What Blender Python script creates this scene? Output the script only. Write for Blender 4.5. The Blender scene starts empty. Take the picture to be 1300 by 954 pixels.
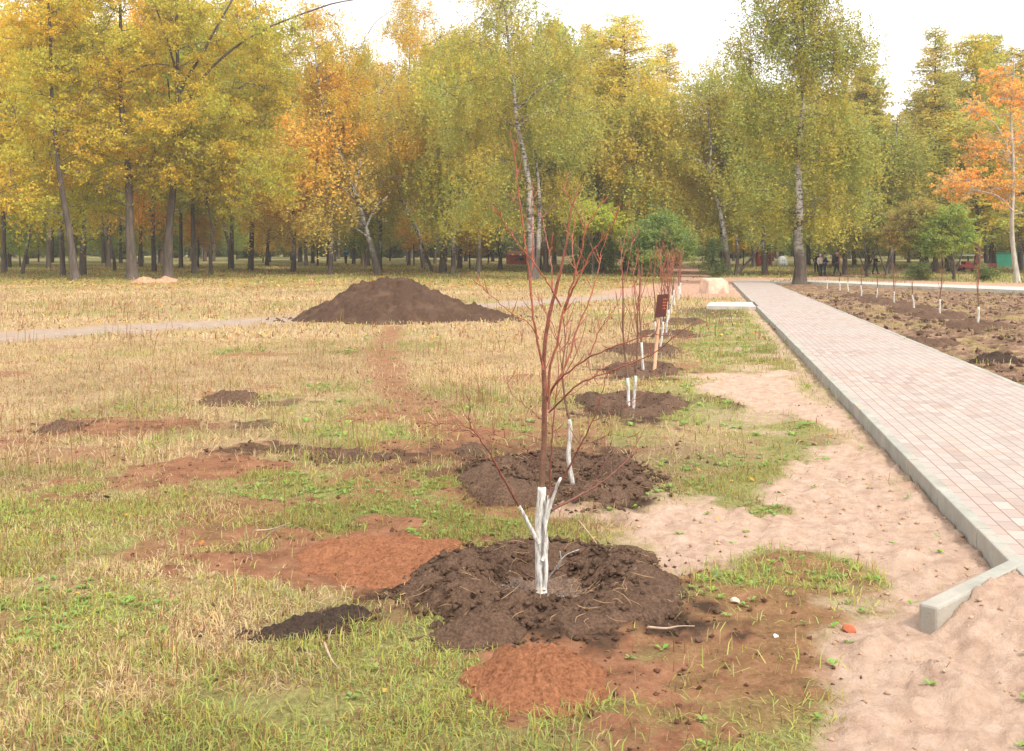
import bpy, math, random
import numpy as np
from mathutils import Vector

R = math.radians
random.seed(7)
rng = np.random.default_rng(7)
scene = bpy.context.scene
COL = scene.collection

# ------------------------------------------------------------------ camera numbers
F = 1350.0      # focal length in photo pixels (photo 1300 wide)
HZ = 325.0      # horizon row
EYE = 1.6

def rise(Y):
    Y = np.asarray(Y, float)
    t = np.clip((Y - 66) / 20, 0, 1)
    return 0.011 * np.maximum(Y - 70, 0) * t * np.clip(1.4 - Y / 900, 0.4, 1)

def PG(x, y):
    """photo pixel on the ground -> world X, Y"""
    Y = F * EYE / max(y - HZ, 1.0)
    if Y > 62:
        lo, hi = 20.0, 420.0
        for _ in range(40):
            m = (lo + hi) / 2
            yy = HZ + F * (EYE - float(rise(m))) / m
            if yy > y: lo = m
            else: hi = m
        Y = lo
    return ((x - 650) * Y / F, Y)

def PW(x, y, Y):
    """photo pixel at a known distance -> world point"""
    return Vector(((x - 650) * Y / F, Y, EYE - (y - HZ) * Y / F))

# ------------------------------------------------------------------ noise
def _h(ix, iy, s):
    n = (ix.astype(np.int64) * 374761393 + iy.astype(np.int64) * 668265263 + s * 974634777) & 0x7fffffff
    n = ((n ^ (n >> 13)) * 1274126177) & 0x7fffffff
    n = n ^ (n >> 16)
    return (n & 0xffff) / 65535.0

def vnoise(x, y, s=0):
    x = np.asarray(x, float); y = np.asarray(y, float)
    ix = np.floor(x); iy = np.floor(y)
    fx = x - ix; fy = y - iy
    fx = fx * fx * (3 - 2 * fx); fy = fy * fy * (3 - 2 * fy)
    ix = ix.astype(np.int64); iy = iy.astype(np.int64)
    a = _h(ix, iy, s); b = _h(ix + 1, iy, s); c = _h(ix, iy + 1, s); d = _h(ix + 1, iy + 1, s)
    return (a * (1 - fx) + b * fx) * (1 - fy) + (c * (1 - fx) + d * fx) * fy

def fbm(x, y, sc, octv=4, s=0, gain=0.5):
    """-0.5..0.5"""
    v = 0; a = 1; t = 0
    x = np.asarray(x, float) / sc; y = np.asarray(y, float) / sc
    for o in range(octv):
        ca, sa = math.cos(o * 1.1 + .4), math.sin(o * 1.1 + .4)
        v = v + a * vnoise(x * ca - y * sa + o * 17.3, x * sa + y * ca + o * 9.1, s + o)
        t += a; a *= gain; x = x * 2.03; y = y * 2.03
    return v / t - 0.5

def sstep(a, b, x):
    t = np.clip((x - a) / (b - a), 0, 1)
    return t * t * (3 - 2 * t)

def seg_dist(x, y, p, q):
    px, py = p; qx, qy = q
    dx, dy = qx - px, qy - py
    t = np.clip(((x - px) * dx + (y - py) * dy) / (dx * dx + dy * dy), 0, 1)
    return np.hypot(x - px - t * dx, y - py - t * dy)

def line_dist(x, y, pts):
    d = 1e9
    for p, q in zip(pts[:-1], pts[1:]):
        d = np.minimum(d, seg_dist(x, y, p, q))
    return d

def poly_sd(x, y, pts):
    """positive inside"""
    n = len(pts); d = 1e9
    ins = np.zeros(np.shape(x), bool)
    for i in range(n):
        p = pts[i]; q = pts[(i + 1) % n]
        d = np.minimum(d, seg_dist(x, y, p, q))
        c = ((p[1] > y) != (q[1] > y))
        with np.errstate(divide='ignore', invalid='ignore'):
            xi = (q[0] - p[0]) * (y - p[1]) / ((q[1] - p[1]) if q[1] != p[1] else 1e-9) + p[0]
        ins ^= c & (x < xi)
    return np.where(ins, d, -d)

# ------------------------------------------------------------------ object helpers
def tag(o, label=None, cat=None, group=None, kind=None):
    if label: o['label'] = label
    if cat: o['category'] = cat
    if group: o['group'] = group
    if kind: o['kind'] = kind
    return o

def empty(name, loc, label, cat, group=None, rz=0):
    o = bpy.data.objects.new(name, None)
    o.empty_display_size = 0.2
    COL.objects.link(o); o.location = loc; o.rotation_euler = (0, 0, rz)
    return tag(o, label, cat, group)

def link(name, me, mat, parent=None):
    o = bpy.data.objects.new(name, me)
    COL.objects.link(o)
    if mat is not None and not me.materials: me.materials.append(mat)
    if parent is not None: o.parent = parent
    return o

def np_mesh(name, V, faces_list, smooth=False, color=None, colname='col'):
    """V (n,3); faces_list: list of int arrays (m,k)"""
    me = bpy.data.meshes.new(name)
    V = np.asarray(V, np.float32)
    me.vertices.add(len(V)); me.vertices.foreach_set('co', V.ravel())
    tot = np.concatenate([np.full(len(f), f.shape[1], np.int32) for f in faces_list])
    idx = np.concatenate([f.ravel() for f in faces_list]).astype(np.int32)
    start = np.concatenate([[0], np.cumsum(tot)[:-1]]).astype(np.int32)
    me.loops.add(len(idx)); me.loops.foreach_set('vertex_index', idx)
    me.polygons.add(len(tot)); me.polygons.foreach_set('loop_start', start)
    me.polygons.foreach_set('loop_total', tot)
    if smooth: me.polygons.foreach_set('use_smooth', np.ones(len(tot), bool))
    if color is not None:
        a = me.color_attributes.new(colname, 'FLOAT_COLOR', 'POINT')
        c = np.ones((len(V), 4), np.float32); c[:, :color.shape[1]] = color
        a.data.foreach_set('color', c.ravel())
    me.update(calc_edges=True)
    return me

class Tubes:
    """collects tapered tubes / boxes in one mesh"""
    def __init__(s): s.V = []; s.F4 = []; s.n = 0
    def tube(s, pts, rad, sides=6, jit=0.0, cap=True):
        P = np.array([tuple(p) for p in pts], float); n = len(P)
        rad = np.asarray(rad, float)
        T = np.gradient(P, axis=0); T /= np.linalg.norm(T, axis=1)[:, None] + 1e-9
        up = np.array([0, 1.0, 0]) if abs(T[0][1]) < .8 else np.array([1.0, 0, 0])
        A = np.cross(T, up); A /= np.linalg.norm(A, axis=1)[:, None] + 1e-9
        B = np.cross(T, A)
        th = np.arange(sides) * 2 * math.pi / sides
        r = rad[:, None] * (1 + jit * (rng.random((n, sides)) - .5))
        V = P[:, None, :] + r[..., None] * (np.cos(th)[None, :, None] * A[:, None, :] + np.sin(th)[None, :, None] * B[:, None, :])
        i = np.arange(n - 1)[:, None] * sides; j = np.arange(sides)[None, :]; k = (j + 1) % sides
        f = np.stack([i + j, i + k, i + sides + k, i + sides + j], -1).reshape(-1, 4) + s.n
        s.V.append(V.reshape(-1, 3)); s.F4.append(f); s.n += n * sides
        if cap and sides >= 4:
            for e, c in ((0, P[0]), (n - 1, P[-1])):
                s.V.append(c[None]); ci = s.n; s.n += 1
                base = ci - n * sides + e * sides if e == 0 else ci - 1 - n * sides + e * sides
                jj = np.arange(0, sides, 2)
                q = np.stack([base + jj, base + (jj + 1) % sides, base + (jj + 2) % sides, np.full(len(jj), ci)], -1)
                s.F4.append(q)
    def mesh(s, name, smooth=True):
        return np_mesh(name, np.concatenate(s.V), [np.concatenate(s.F4)], smooth)

def curve_pts(pts, n):
    """Catmull-Rom resample of points (any dim)"""
    P = np.array([tuple(p) for p in pts], float)
    if len(P) < 3:
        t = np.linspace(0, 1, n)[:, None]; return P[0] * (1 - t) + P[-1] * t
    Q = np.vstack([2 * P[0] - P[1], P, 2 * P[-1] - P[-2]])
    out = []
    for u in np.linspace(0, len(P) - 1 - 1e-6, n):
        i = int(u); t = u - i
        a, b, c, d = Q[i], Q[i + 1], Q[i + 2], Q[i + 3]
        out.append(0.5 * ((2 * b) + (-a + c) * t + (2 * a - 5 * b + 4 * c - d) * t * t + (-a + 3 * b - 3 * c + d) * t ** 3))
    return np.array(out)

import bmesh
def bm_box(bm, c, s, rot=None, bev=0.0):
    r = bmesh.ops.create_cube(bm, size=1)
    vs = r['verts']
    for v in vs:
        v.co = Vector((v.co.x * s[0], v.co.y * s[1], v.co.z * s[2]))
    if bev > 0:
        es = list({e for v in vs for e in v.link_edges})
        r2 = bmesh.ops.bevel(bm, geom=es, offset=bev, segments=2, affect='EDGES', profile=.5)
        vs = list({v for f in r2['faces'] for v in f.verts} | {v for v in vs if v.is_valid})
    for v in vs:
        if rot: v.co.rotate(rot)
        v.co += Vector(c)
    return vs

def bm_mesh(name, bm, smooth=False):
    me = bpy.data.meshes.new(name); bm.to_mesh(me); bm.free()
    if smooth:
        for p in me.polygons: p.use_smooth = True
    return me

# ------------------------------------------------------------------ materials
def new_mat(name):
    m = bpy.data.materials.new(name); m.use_nodes = True
    nt = m.node_tree; nt.nodes.clear()
    out = nt.nodes.new('ShaderNodeOutputMaterial')
    b = nt.nodes.new('ShaderNodeBsdfPrincipled')
    b.inputs['Roughness'].default_value = .9
    b.inputs['Specular IOR Level'].default_value = .2
    nt.links.new(b.outputs[0], out.inputs[0])
    return m, nt, b, out

class N:
    def __init__(s, nt): s.nt = nt
    def _set(s, inp, v):
        if hasattr(v, 'is_output'): s.nt.links.new(v, inp)
        elif v is not None:
            if hasattr(inp.default_value, '__len__') and not hasattr(v, '__len__'): v = (v, v, v, 1)[:len(inp.default_value)]
            if hasattr(v, '__len__') and len(inp.default_value) == 4 and len(v) == 3: v = (*v, 1)
            inp.default_value = v
    def noise(s, vec, scale, detail=4, rough=.6, out=0, dist=0):
        n = s.nt.nodes.new('ShaderNodeTexNoise'); s._set(n.inputs['Vector'], vec)
        n.inputs['Scale'].default_value = scale; n.inputs['Detail'].default_value = detail
        n.inputs['Roughness'].default_value = rough; n.inputs['Distortion'].default_value = dist
        return n.outputs[out]
    def vor(s, vec, scale, feat='F1', out=0, rnd=1):
        n = s.nt.nodes.new('ShaderNodeTexVoronoi'); n.feature = feat; s._set(n.inputs['Vector'], vec)
        n.inputs['Scale'].default_value = scale; n.inputs['Randomness'].default_value = rnd
        return n.outputs[out]
    def ramp(s, fac, stops, interp='LINEAR'):
        n = s.nt.nodes.new('ShaderNodeValToRGB'); s._set(n.inputs[0], fac)
        cr = n.color_ramp; cr.interpolation = interp
        while len(cr.elements) < len(stops): cr.elements.new(.5)
        for e, (p, c) in zip(cr.elements, stops):
            e.position = p; e.color = (*c, 1) if hasattr(c, '__len__') else (c, c, c, 1)
        return n.outputs[0]
    def mix(s, fac, a, b, mode='MIX'):
        n = s.nt.nodes.new('ShaderNodeMix'); n.data_type = 'RGBA'; n.blend_type = mode
        n.clamp_factor = True
        s._set(n.inputs[0], fac); s._set(n.inputs[6], a); s._set(n.inputs[7], b)
        return n.outputs[2]
    def math(s, op, a, b=0.5, clamp=False):
        n = s.nt.nodes.new('ShaderNodeMath'); n.operation = op; n.use_clamp = clamp
        s._set(n.inputs[0], a); s._set(n.inputs[1], b); return n.outputs[0]
    def coord(s, kind='Object'):
        return s.nt.nodes.new('ShaderNodeTexCoord').outputs[kind]
    def pos(s): return s.nt.nodes.new('ShaderNodeNewGeometry').outputs['Position']
    def mapping(s, vec, scale=(1, 1, 1), rot=(0, 0, 0), loc=(0, 0, 0)):
        n = s.nt.nodes.new('ShaderNodeMapping'); s._set(n.inputs[0], vec)
        n.inputs['Scale'].default_value = scale; n.inputs['Rotation'].default_value = rot; n.inputs['Location'].default_value = loc
        return n.outputs[0]
    def attr(s, name, out='Color'):
        n = s.nt.nodes.new('ShaderNodeAttribute'); n.attribute_name = name; return n.outputs[out]
    def sep(s, c):
        n = s.nt.nodes.new('ShaderNodeSeparateColor'); s._set(n.inputs[0], c); return n.outputs
    def sepxyz(s, c):
        n = s.nt.nodes.new('ShaderNodeSeparateXYZ'); s._set(n.inputs[0], c); return n.outputs
    def bump(s, h, strength, dist):
        n = s.nt.nodes.new('ShaderNodeBump'); s._set(n.inputs['Height'], h)
        n.inputs['Strength'].default_value = strength; n.inputs['Distance'].default_value = dist
        return n.outputs[0]
    def to(s, o, i): s.nt.links.new(o, i)

def plain(name, col, rough=.8, var=.15, scale=20, spec=.2):
    m, nt, b, _ = new_mat(name); n = N(nt)
    v = n.noise(n.coord(), scale, 4, .65)
    c = n.ramp(v, [(.3, tuple(x * (1 - var) for x in col)), (.7, tuple(min(1, x * (1 + var)) for x in col))])
    n.to(c, b.inputs['Base Color']); b.inputs['Roughness'].default_value = rough
    b.inputs['Specular IOR Level'].default_value = spec
    return m

# soil family
def soil_mat(name, dark, light, red=None, straw=True):
    m, nt, b, _ = new_mat(name); n = N(nt); p = n.pos()
    a = n.noise(p, 6, 8, .72)
    c = n.ramp(a, [(.3, dark), (.72, light)])
    f = n.noise(p, 55, 5, .7)
    c = n.mix(.55, c, n.ramp(f, [(.35, tuple(x * .55 for x in dark)), (.5, tuple((x + y) / 2 for x, y in zip(dark, light))), (.75, tuple(min(1, x * 1.35) for x in light))]))
    if red is not None:
        c = n.mix(n.ramp(n.noise(p, 2.2, 5, .6), [(.5, 0), (.72, .8)]), c, red)
    n.to(c, b.inputs['Base Color'])
    h = n.math('ADD', n.math('MULTIPLY', n.noise(p, 22, 9, .75), 1), n.math('MULTIPLY', n.vor(p, 60), .35))
    n.to(n.bump(h, .9, .04), b.inputs['Normal']); b.inputs['Roughness'].default_value = 1
    b.inputs['Specular IOR Level'].default_value = .08
    return m

DARK, LIGHT = (.070, .042, .029), (.225, .138, .093)
M_soil = soil_mat('dark_soil', DARK, LIGHT)
M_pile = soil_mat('pile_soil', (.048, .028, .019), (.145, .088, .060), (.17, .105, .07))
M_clay = soil_mat('orange_clay', (.22, .085, .040), (.47, .21, .11))
M_redsoil = soil_mat('red_soil', (.11, .05, .03), (.26, .13, .08))
M_clod = soil_mat('clod_soil', (.040, .029, .023), (.11, .075, .056))

ROWP = [  # sapling bases in the left row
    (686, 745), (727, 607), (801, 520), (817, 473), (835, 447), (844, 426), (849, 411), (852, 399), (856, 389), (861, 382), (864, 375)]
# ------------------------------------------------------------------ the walkway frame
WV = np.array([247.0, 1350.0]); WV /= np.linalg.norm(WV)      # walking direction
WN = np.array([WV[1], -WV[0]])                                # to the right
L0, L1 = 1.446, 3.60                                          # lateral limits of paving incl. kerbs
def wk(lat, s): return (lat * WN[0] + s * WV[0], lat * WN[1] + s * WV[1])
def lat(x, y): return x * WN[0] + y * WN[1]
def alo(x, y): return x * WV[0] + y * WV[1]
S0, S1 = 5.28, 62.5
ZP, ZK = .105, .118
# loose kerb stone ends
KA, KB = np.array([1.76, 4.50]), np.array([2.47, 5.18])
KD = (KB - KA) / np.linalg.norm(KB - KA); KL = float(np.linalg.norm(KB - KA))

# ------------------------------------------------------------------ zones
def P(*l): return [PG(x, y) for x, y in l]
SAND = [
    P((880, 474), (1010, 470), (1075, 525), (1105, 565), (1170, 640), (1300, 700), (3400, 760), (3400, 1150), (940, 1150), (985, 864), (1000, 800), (1050, 752), (1060, 718),
      (1000, 702), (870, 722), (835, 705), (770, 672), (735, 654), (850, 636), (915, 640), (1000, 640), (1012, 600), (1050, 560), (1040, 535), (940, 512), (880, 492)),
]
GRASS_IN = [  # (cx, cy, rx, ry) green islands in the sand
    (985, 650, 35, 9), (940, 640, 40, 10), (1010, 540, 45, 12), (905, 735, 55, 14), (1000, 735, 60, 12), (1100, 735, 22, 8), (960, 655, 12, 7)]
TRACK = P((-500, 455), (-200, 437), (0, 428), (150, 418), (340, 407), (480, 399), (620, 389), (780, 377), (850, 368), (930, 363))
FOOT = P((500, 416), (482, 450), (498, 488), (540, 522), (590, 550), (660, 585))
ROAD = P((835, 372), (900, 360), (960, 354), (1060, 355), (1180, 359), (1300, 364), (1600, 378))
FARP = P((885, 358), (880, 347), (862, 339), (845, 334), (820, 331))
PEDP = P((1030, 355), (1060, 352), (1090, 349), (1130, 346), (1200, 342))
PLAZA = P((840, 377), (880, 362), (940, 355), (952, 378), (900, 379))
CN = P((1010, 361), (1300, 373.6), (1800, 393))      # near edge of pale cross path
CF = P((1010, 358.4), (1300, 369), (1800, 386))
BED = [wk(L1, 3.2), wk(L1, 61), (CN[0][0] - .2, CN[0][1]), CN[1], CN[2], (60, 12), (30, 3)]
CLAY = [(135, 545, 90, 9, .85), (185, 610, 60, 10, .8), (300, 600, 75, 12, .9), (375, 642, 48, 8, .7), (600, 560, 75, 18, .8), (480, 612, 60, 20, .75),
        (520, 575, 80, 16, .8), (640, 600, 70, 30, .85), (560, 640, 60, 12, .7), (90, 580, 60, 10, .5), (330, 575, 45, 7, .6), (700, 560, 60, 20, .6),
        (470, 690, 110, 30, .9), (905, 785, 60, 12, .45), (960, 770, 90, 30, .45), (930, 850, 100, 30, .5), (560, 720, 70, 30, .6), (870, 465, 40, 6, .7), (1000, 815, 40, 10, .5), (690, 850, 90, 40, .9),
        (850, 445, 25, 6, .5), (950, 365, 22, 10, .95), (720, 530, 70, 12, .4)]
DSOIL = [(375, 573, 55, 7, .8), (450, 583, 55, 7, .8), (80, 545, 30, 5, .8), (350, 514, 50, 5, .7), (985, 524, 60, 9, .55), (900, 398, 35, 8, .6),
         (905, 395, 30, 5, .8), (930, 505, 70, 6, .4), (560, 600, 60, 12, .55), (720, 585, 190, 30, .35), (335, 540, 20, 5, .8), (100, 640, 40, 10, .4),
         (905, 372, 35, 4, .9), (800, 452, 60, 7, .5), (840, 428, 40, 4, .5), (50, 660, 60, 20, .3), (420, 800, 100, 30, .25), (255, 548, 60, 6, .3), (1015, 560, 30, 6, .35)]

for _p, _rx, _ry in (((686, 742), .48, .55), ((714, 611), .60, .8), ((801, 515), .5, .8), ((815, 471), .5, .85), ((818, 446), .5, .8), ((848, 426), .5, .8)):
    _c = PG(*_p); DSOIL.append((_p[0], _p[1], _rx * F / _c[1], _ry * F * EYE / _c[1] ** 2, 1.0))
CLAY += [(1000, 775, 75, 40, .7), (930, 835, 110, 26, .7), (450, 640, 60, 14, .7), (250, 640, 60, 8, .5)]
def ell(x, y, e):
    cx, cy = PG(e[0], e[1]); rx = e[2] * cy / F; ry = e[3] * cy * cy / (F * EYE)
    return np.hypot((x - cx) / rx, (y - cy) / ry)
def noise_scale(e):
    return min(1.4, max(.28, .38 / (e[2] * PG(e[0], e[1])[1] / F)))

def zones(x, y):
    n1 = fbm(x, y, .9, 5, 11); n2 = fbm(x, y, .28, 4, 23); n3 = fbm(x, y, 3.2, 4, 31); n4 = fbm(x, y, .12, 3, 27)
    z = {}
    sand = np.zeros_like(x)
    for pg in SAND:
        sd = poly_sd(x, y, pg)
        sand = np.maximum(sand, sstep(-.12, .16, sd + n1 * 1.1 + n2 * .45))
    near_k = np.abs(lat(x, y) - L0)
    strip = sstep(.36, .1, near_k + n1 * .5) * (alo(x, y) > 5) * (alo(x, y) < 60) * .8
    sand = np.maximum(sand, strip)
    for e in GRASS_IN:
        sand = sand * (1 - .95 * sstep(1.15, .7, ell(x, y, e) + n1 * .9 + n2 * .8))
    # loose scatter of sand patches along the kerb
    sand = np.maximum(sand, sstep(.10, .22, n1 + .06) * sstep(1.3, .2, np.abs(lat(x, y) - .9)) * (y > 9) * (y < 30) * .8)
    bed = sstep(-.05, .12, poly_sd(x, y, BED) + n1 * .25)
    clay = np.zeros_like(x); dso = np.zeros_like(x)
    for e in CLAY: clay = np.maximum(clay, e[4] * sstep(1.3, .75, ell(x, y, e) * .82 + (n1 * 2.2 + n2 * 2.4 + n4 * 1.6) * noise_scale(e)))
    for e in DSOIL: dso = np.maximum(dso, e[4] * sstep(1.25, .7, ell(x, y, e) * .9 + (n1 * 1.8 + n2 * 2.4 + n4 * 1.4) * noise_scale(e)))
    foot = sstep(.50, .12, line_dist(x, y, FOOT) + n1 * .35 + n2 * .2)
    clay = np.maximum(clay, foot * .72)
    track = sstep(1.55, 1.0, line_dist(x, y, TRACK) + n1 * 1.2)
    road = sstep(3.3, 2.4, line_dist(x, y, ROAD) + n1 * 1.5)
    road = np.maximum(road, sstep(1.8, 1.2, line_dist(x, y, FARP) + n1))
    road = np.maximum(road, sstep(1.5, 1.1, line_dist(x, y, PEDP) + n1) * .9)
    road = np.maximum(road, sstep(-.3, .3, poly_sd(x, y, PLAZA) + n1 * 1.5))
    clay = clay * (1 - sand * .8)
    dso = dso * (1 - sand)
    # random bare spots in the grass
    bare = sstep(.10, .22, fbm(x, y, 1.3, 5, 77) + n4 * .25) * .75 * sstep(30, 14, y)
    clay = np.maximum(clay, bare)
    z['sand'] = sand * (1 - bed); z['bed'] = bed; z['clay'] = np.clip(clay * 1.15, 0, 1) * (1 - bed); z['dark'] = dso * (1 - bed)
    z['track'] = track * (1 - bed); z['road'] = road * (1 - bed)
    # green amount: high near left foreground, patches elsewhere, high far under trees and around sand
    g = .30 + n3 * 1.5 + n1 * 1.1
    g = g + .70 * sstep(9.4, 6.0, y) + .42 * sstep(-.6, .8, lat(x, y) + .1) * sstep(40, 20, y) + .45 * sstep(48, 75, y)
    g = g - .40 * sstep(-.9, -.4, lat(x, y)) * sstep(9, 7, y)
    g = g - .22 * sstep(9, 13, y) * sstep(60, 40, y) * (lat(x, y) < -1)
    z['green'] = np.clip(g + n2 * 1.1, 0, 1)
    z['n1'] = n1; z['n2'] = n2
    z['grass'] = np.clip((1 - z['sand']) * (1 - z['clay']) * (1 - z['dark']) * (1 - track) * (1 - road) * (1 - bed), 0, 1)
    return z

def height(x, y, z=None):
    if z is None: z = zones(x, y)
    h = rise(y) + fbm(x, y, 2.4, 3, 5) * .05
    rough = .018 * z['grass'] + .035 * z['clay'] + .05 * z['dark'] + .10 * z['bed'] + .022 * z['sand']
    h = h + fbm(x, y, .22, 5, 41, .62) * rough * 1.6
    h = h + z['bed'] * (fbm(x, y, 1.3, 4, 43) * .16 + .01)
    h = h + z['sand'] * (np.abs(fbm(x, y, .30, 5, 45, .6)) * .15 - .02)
    h = h + z['clay'] * .012 - .02 * z['track'] 
    # sand shovelled against the loose kerb and over the end of the paving
    dx, dy = x - KA[0], y - KA[1]
    t = (dx * KD[0] + dy * KD[1]) / KL
    s = dx * KD[1] - dy * KD[0]             # positive on the camera's right-hand side
    hp = .135 * sstep(-.15, .75, t) * sstep(.0, .05, s) * sstep(1.5, .35, s) + .05 * sstep(-.3, .3, t) * sstep(0, .06, s)
    onp = (lat(x, y) > L0) & (t > 1.0)
    h = h + np.where(y < 12, hp * (0.82 + fbm(x, y, .3, 4, 52) * .7), 0)
    for k_, dp in ((0, .07), (1, .06)):
        c_ = PG(*ROWP[k_] if k_ == 0 else (714, 611)); q = np.hypot((x - c_[0]) / .74, (y - c_[1]) / .8)
        h = h - dp * sstep(.50, .15, q)
    # keep the ground under the paving and gentle beside it
    la, al = lat(x, y), alo(x, y)
    under = sstep(L0 - .02, L0 + .03, la) * sstep(L1 + .02, L1 - .03, la) * sstep(S0 - .02, S0 + .1, al) * (al < S1)
    cover = sstep(.85, .1, (al - S0) + fbm(x, y, .35, 4, 61) * .9) * .16 * sstep(L0 + .05, L0 + .2, la)
    h = h * (1 - under) + under * (-.03 + cover)
    return h

def ground_z(x, y):
    return float(height(np.array([float(x)]), np.array([float(y)]))[0])

# ------------------------------------------------------------------ ground sheet
def build_ground():
    Y = [3.0]
    while Y[-1] < 420: Y.append(Y[-1] * 1.0048 + .004)
    far = [450, 500, 560]
    back = list(np.linspace(-60, 0, 16)) + list(np.arange(.2, 3.0, .12))
    Yr = np.array(back + Y + far)
    u = np.concatenate([-np.geomspace(4, .66, 30), np.linspace(-.65, .65, 560), np.geomspace(.66, 4, 30)])
    w = np.maximum(Yr, 3.0)
    X = w[:, None] * u[None, :]; YY = np.repeat(Yr[:, None], len(u), 1)
    xs, ys = X.ravel(), YY.ravel()
    z = zones(xs, ys)
    h = height(xs, ys, z)
    V = np.stack([xs, ys, h], -1)
    r, c = X.shape
    i = (np.arange(r - 1)[:, None] * c + np.arange(c - 1)[None, :]).ravel()
    f = np.stack([i, i + 1, i + c + 1, i + c], -1)
    me = np_mesh('ground', V, [f], True, np.stack([z['sand'], z['clay'], z['dark'], z['bed']], -1), 'za')
    a = me.color_attributes.new('zb', 'FLOAT_COLOR', 'POINT')
    a.data.foreach_set('color', np.stack([z['track'], z['green'], z['road'], np.ones_like(xs)], -1).astype(np.float32).ravel())
    m, nt, b, _ = new_mat('ground_cover'); n = N(nt); p = n.pos()
    za = n.attr('za'); A = n.sep(za); bed = n.attr('za', 'Alpha'); B = n.sep(n.attr('zb'))
    fine = n.noise(p, 38, 6, .75); mid = n.noise(p, 5, 6, .7); big = n.noise(p, .5, 4, .6)
    streak = n.noise(n.mapping(p, (60, 9, 20), (0, 0, .35)), 1, 5, .75)
    straw = n.ramp(streak, [(.28, (.15, .095, .055)), (.5, (.44, .31, .17)), (.72, (.60, .46, .27))])
    straw = n.mix(n.ramp(mid, [(.4, 0), (.65, .45)]), straw, (.26, .16, .08))
    green = n.ramp(fine, [(.3, (.08, .075, .03)), (.5, (.24, .24, .08)), (.72, (.42, .40, .16))])
    gm = n.math('ADD', B[1], n.math('MULTIPLY', n.math('SUBTRACT', fine, .5), 1.6), True)
    c = n.mix(n.ramp(gm, [(.25, 0), (.75, .9)]), straw, green)
    c = n.mix(n.ramp(n.noise(p, 14, 6, .75), [(.50, 0), (.70, .5)]), c, (.15, .105, .06))
    sand = n.ramp(n.noise(p, 9, 8, .7), [(.3, (.38, .25, .18)), (.52, (.51, .36, .27)), (.75, (.60, .46, .37))])
    sand = n.mix(n.ramp(n.noise(p, 60, 4, .7), [(.55, 0), (.75, .4)]), sand, (.34, .19, .12))
    clay = n.ramp(mid, [(.3, (.13, .06, .035)), (.5, (.26, .12, .065)), (.7, (.38, .19, .11))])
    clay = n.mix(n.ramp(fine, [(.5, 0), (.7, .5)]), clay, (.44, .27, .17))
    dark = n.ramp(mid, [(.3, (.035, .022, .015)), (.7, (.12, .075, .05))])
    bedc = n.ramp(n.noise(p, 3, 8, .75), [(.30, (.045, .028, .02)), (.44, (.13, .08, .056)), (.56, (.27, .165, .11)), (.74, (.50, .35, .25))])
    bedc = n.mix(n.ramp(n.noise(p, .9, 6, .7), [(.50, 0), (.62, .6)]), bedc, (.36, .28, .11))
    trk = n.ramp(n.noise(n.mapping(p, (3, 10, 3), (0, 0, .15)), 1, 6, .7), [(.3, (.24, .17, .125)), (.7, (.50, .40, .32))])
    rd = n.ramp(mid, [(.3, (.32, .18, .12)), (.7, (.55, .36, .26))])
    def m01(x, k=.9): return n.math('ADD', x, n.math('MULTIPLY', n.math('MULTIPLY', n.math('SUBTRACT', fine, .5), n.math('MULTIPLY', n.math('SUBTRACT', 1.0, x), x)), 4 * k), True)
    c = n.mix(m01(A[1]), c, clay)
    c = n.mix(m01(A[2]), c, dark)
    c = n.mix(m01(B[0], .5), c, trk); c = n.mix(m01(B[2], .5), c, rd)
    c = n.mix(m01(A[0]), c, sand)
    c = n.mix(m01(bed), c, bedc)
    n.to(c, b.inputs['Base Color']); b.inputs['Roughness'].default_value = 1
    b.inputs['Specular IOR Level'].default_value = .06
    hh = n.math('ADD', n.noise(p, 25, 8, .75), n.math('MULTIPLY', n.noise(p, 90, 3, .7), .4))
    n.to(n.bump(hh, .8, .035), b.inputs['Normal'])
    o = link('ground', me, m); tag(o, kind='structure')
build_ground()

# ------------------------------------------------------------------ paving
def paver_mat():
    m, nt, b, _ = new_mat('concrete_pavers'); n = N(nt); uv = n.coord('Object')
    bt = nt.nodes.new('ShaderNodeTexBrick'); n.to(n.mapping(uv, (1, 1, 1)), bt.inputs['Vector'])
    bt.offset = .5; bt.inputs['Scale'].default_value = 1
    bt.inputs['Brick Width'].default_value = .2; bt.inputs['Row Height'].default_value = .1
    bt.inputs['Mortar Size'].default_value = .0042; bt.inputs['Mortar Smooth'].default_value = .35; bt.inputs['Bias'].default_value = .0
    bt.inputs['Color1'].default_value = (0, 0, 0, 1); bt.inputs['Color2'].default_value = (1, 1, 1, 1)
    bt.inputs['Mortar'].default_value = (.5, .5, .5, 1)
    c = n.ramp(bt.outputs[0], [(0, (.31, .24, .21)), (.3, (.37, .295, .26)), (.7, (.39, .32, .285)), (1, (.44, .375, .34))])
    c = n.mix(n.ramp(n.noise(uv, .55, 5, .65), [(.42, 0), (.62, .75)]), c, (.38, .345, .315))
    c = n.mix(n.ramp(n.noise(uv, 2.3, 5, .7), [(.5, 0), (.7, .35)]), c, (.48, .34, .25))
    c = n.mix(n.ramp(n.noise(uv, 90, 3, .6), [(.3, .25), (.6, 0)]), c, (.25, .19, .15))
    c = n.mix(n.math('MULTIPLY', bt.outputs[1], .85), c, (.23, .135, .095))
    n.to(c, b.inputs['Base Color']); b.inputs['Roughness'].default_value = .8
    h = n.math('ADD', n.math('MULTIPLY', bt.outputs[1], -1), n.math('MULTIPLY', n.noise(uv, 120, 3), .15))
    n.to(n.bump(h, .7, .006), b.inputs['Normal'])
    return m
M_pave = paver_mat()
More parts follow.
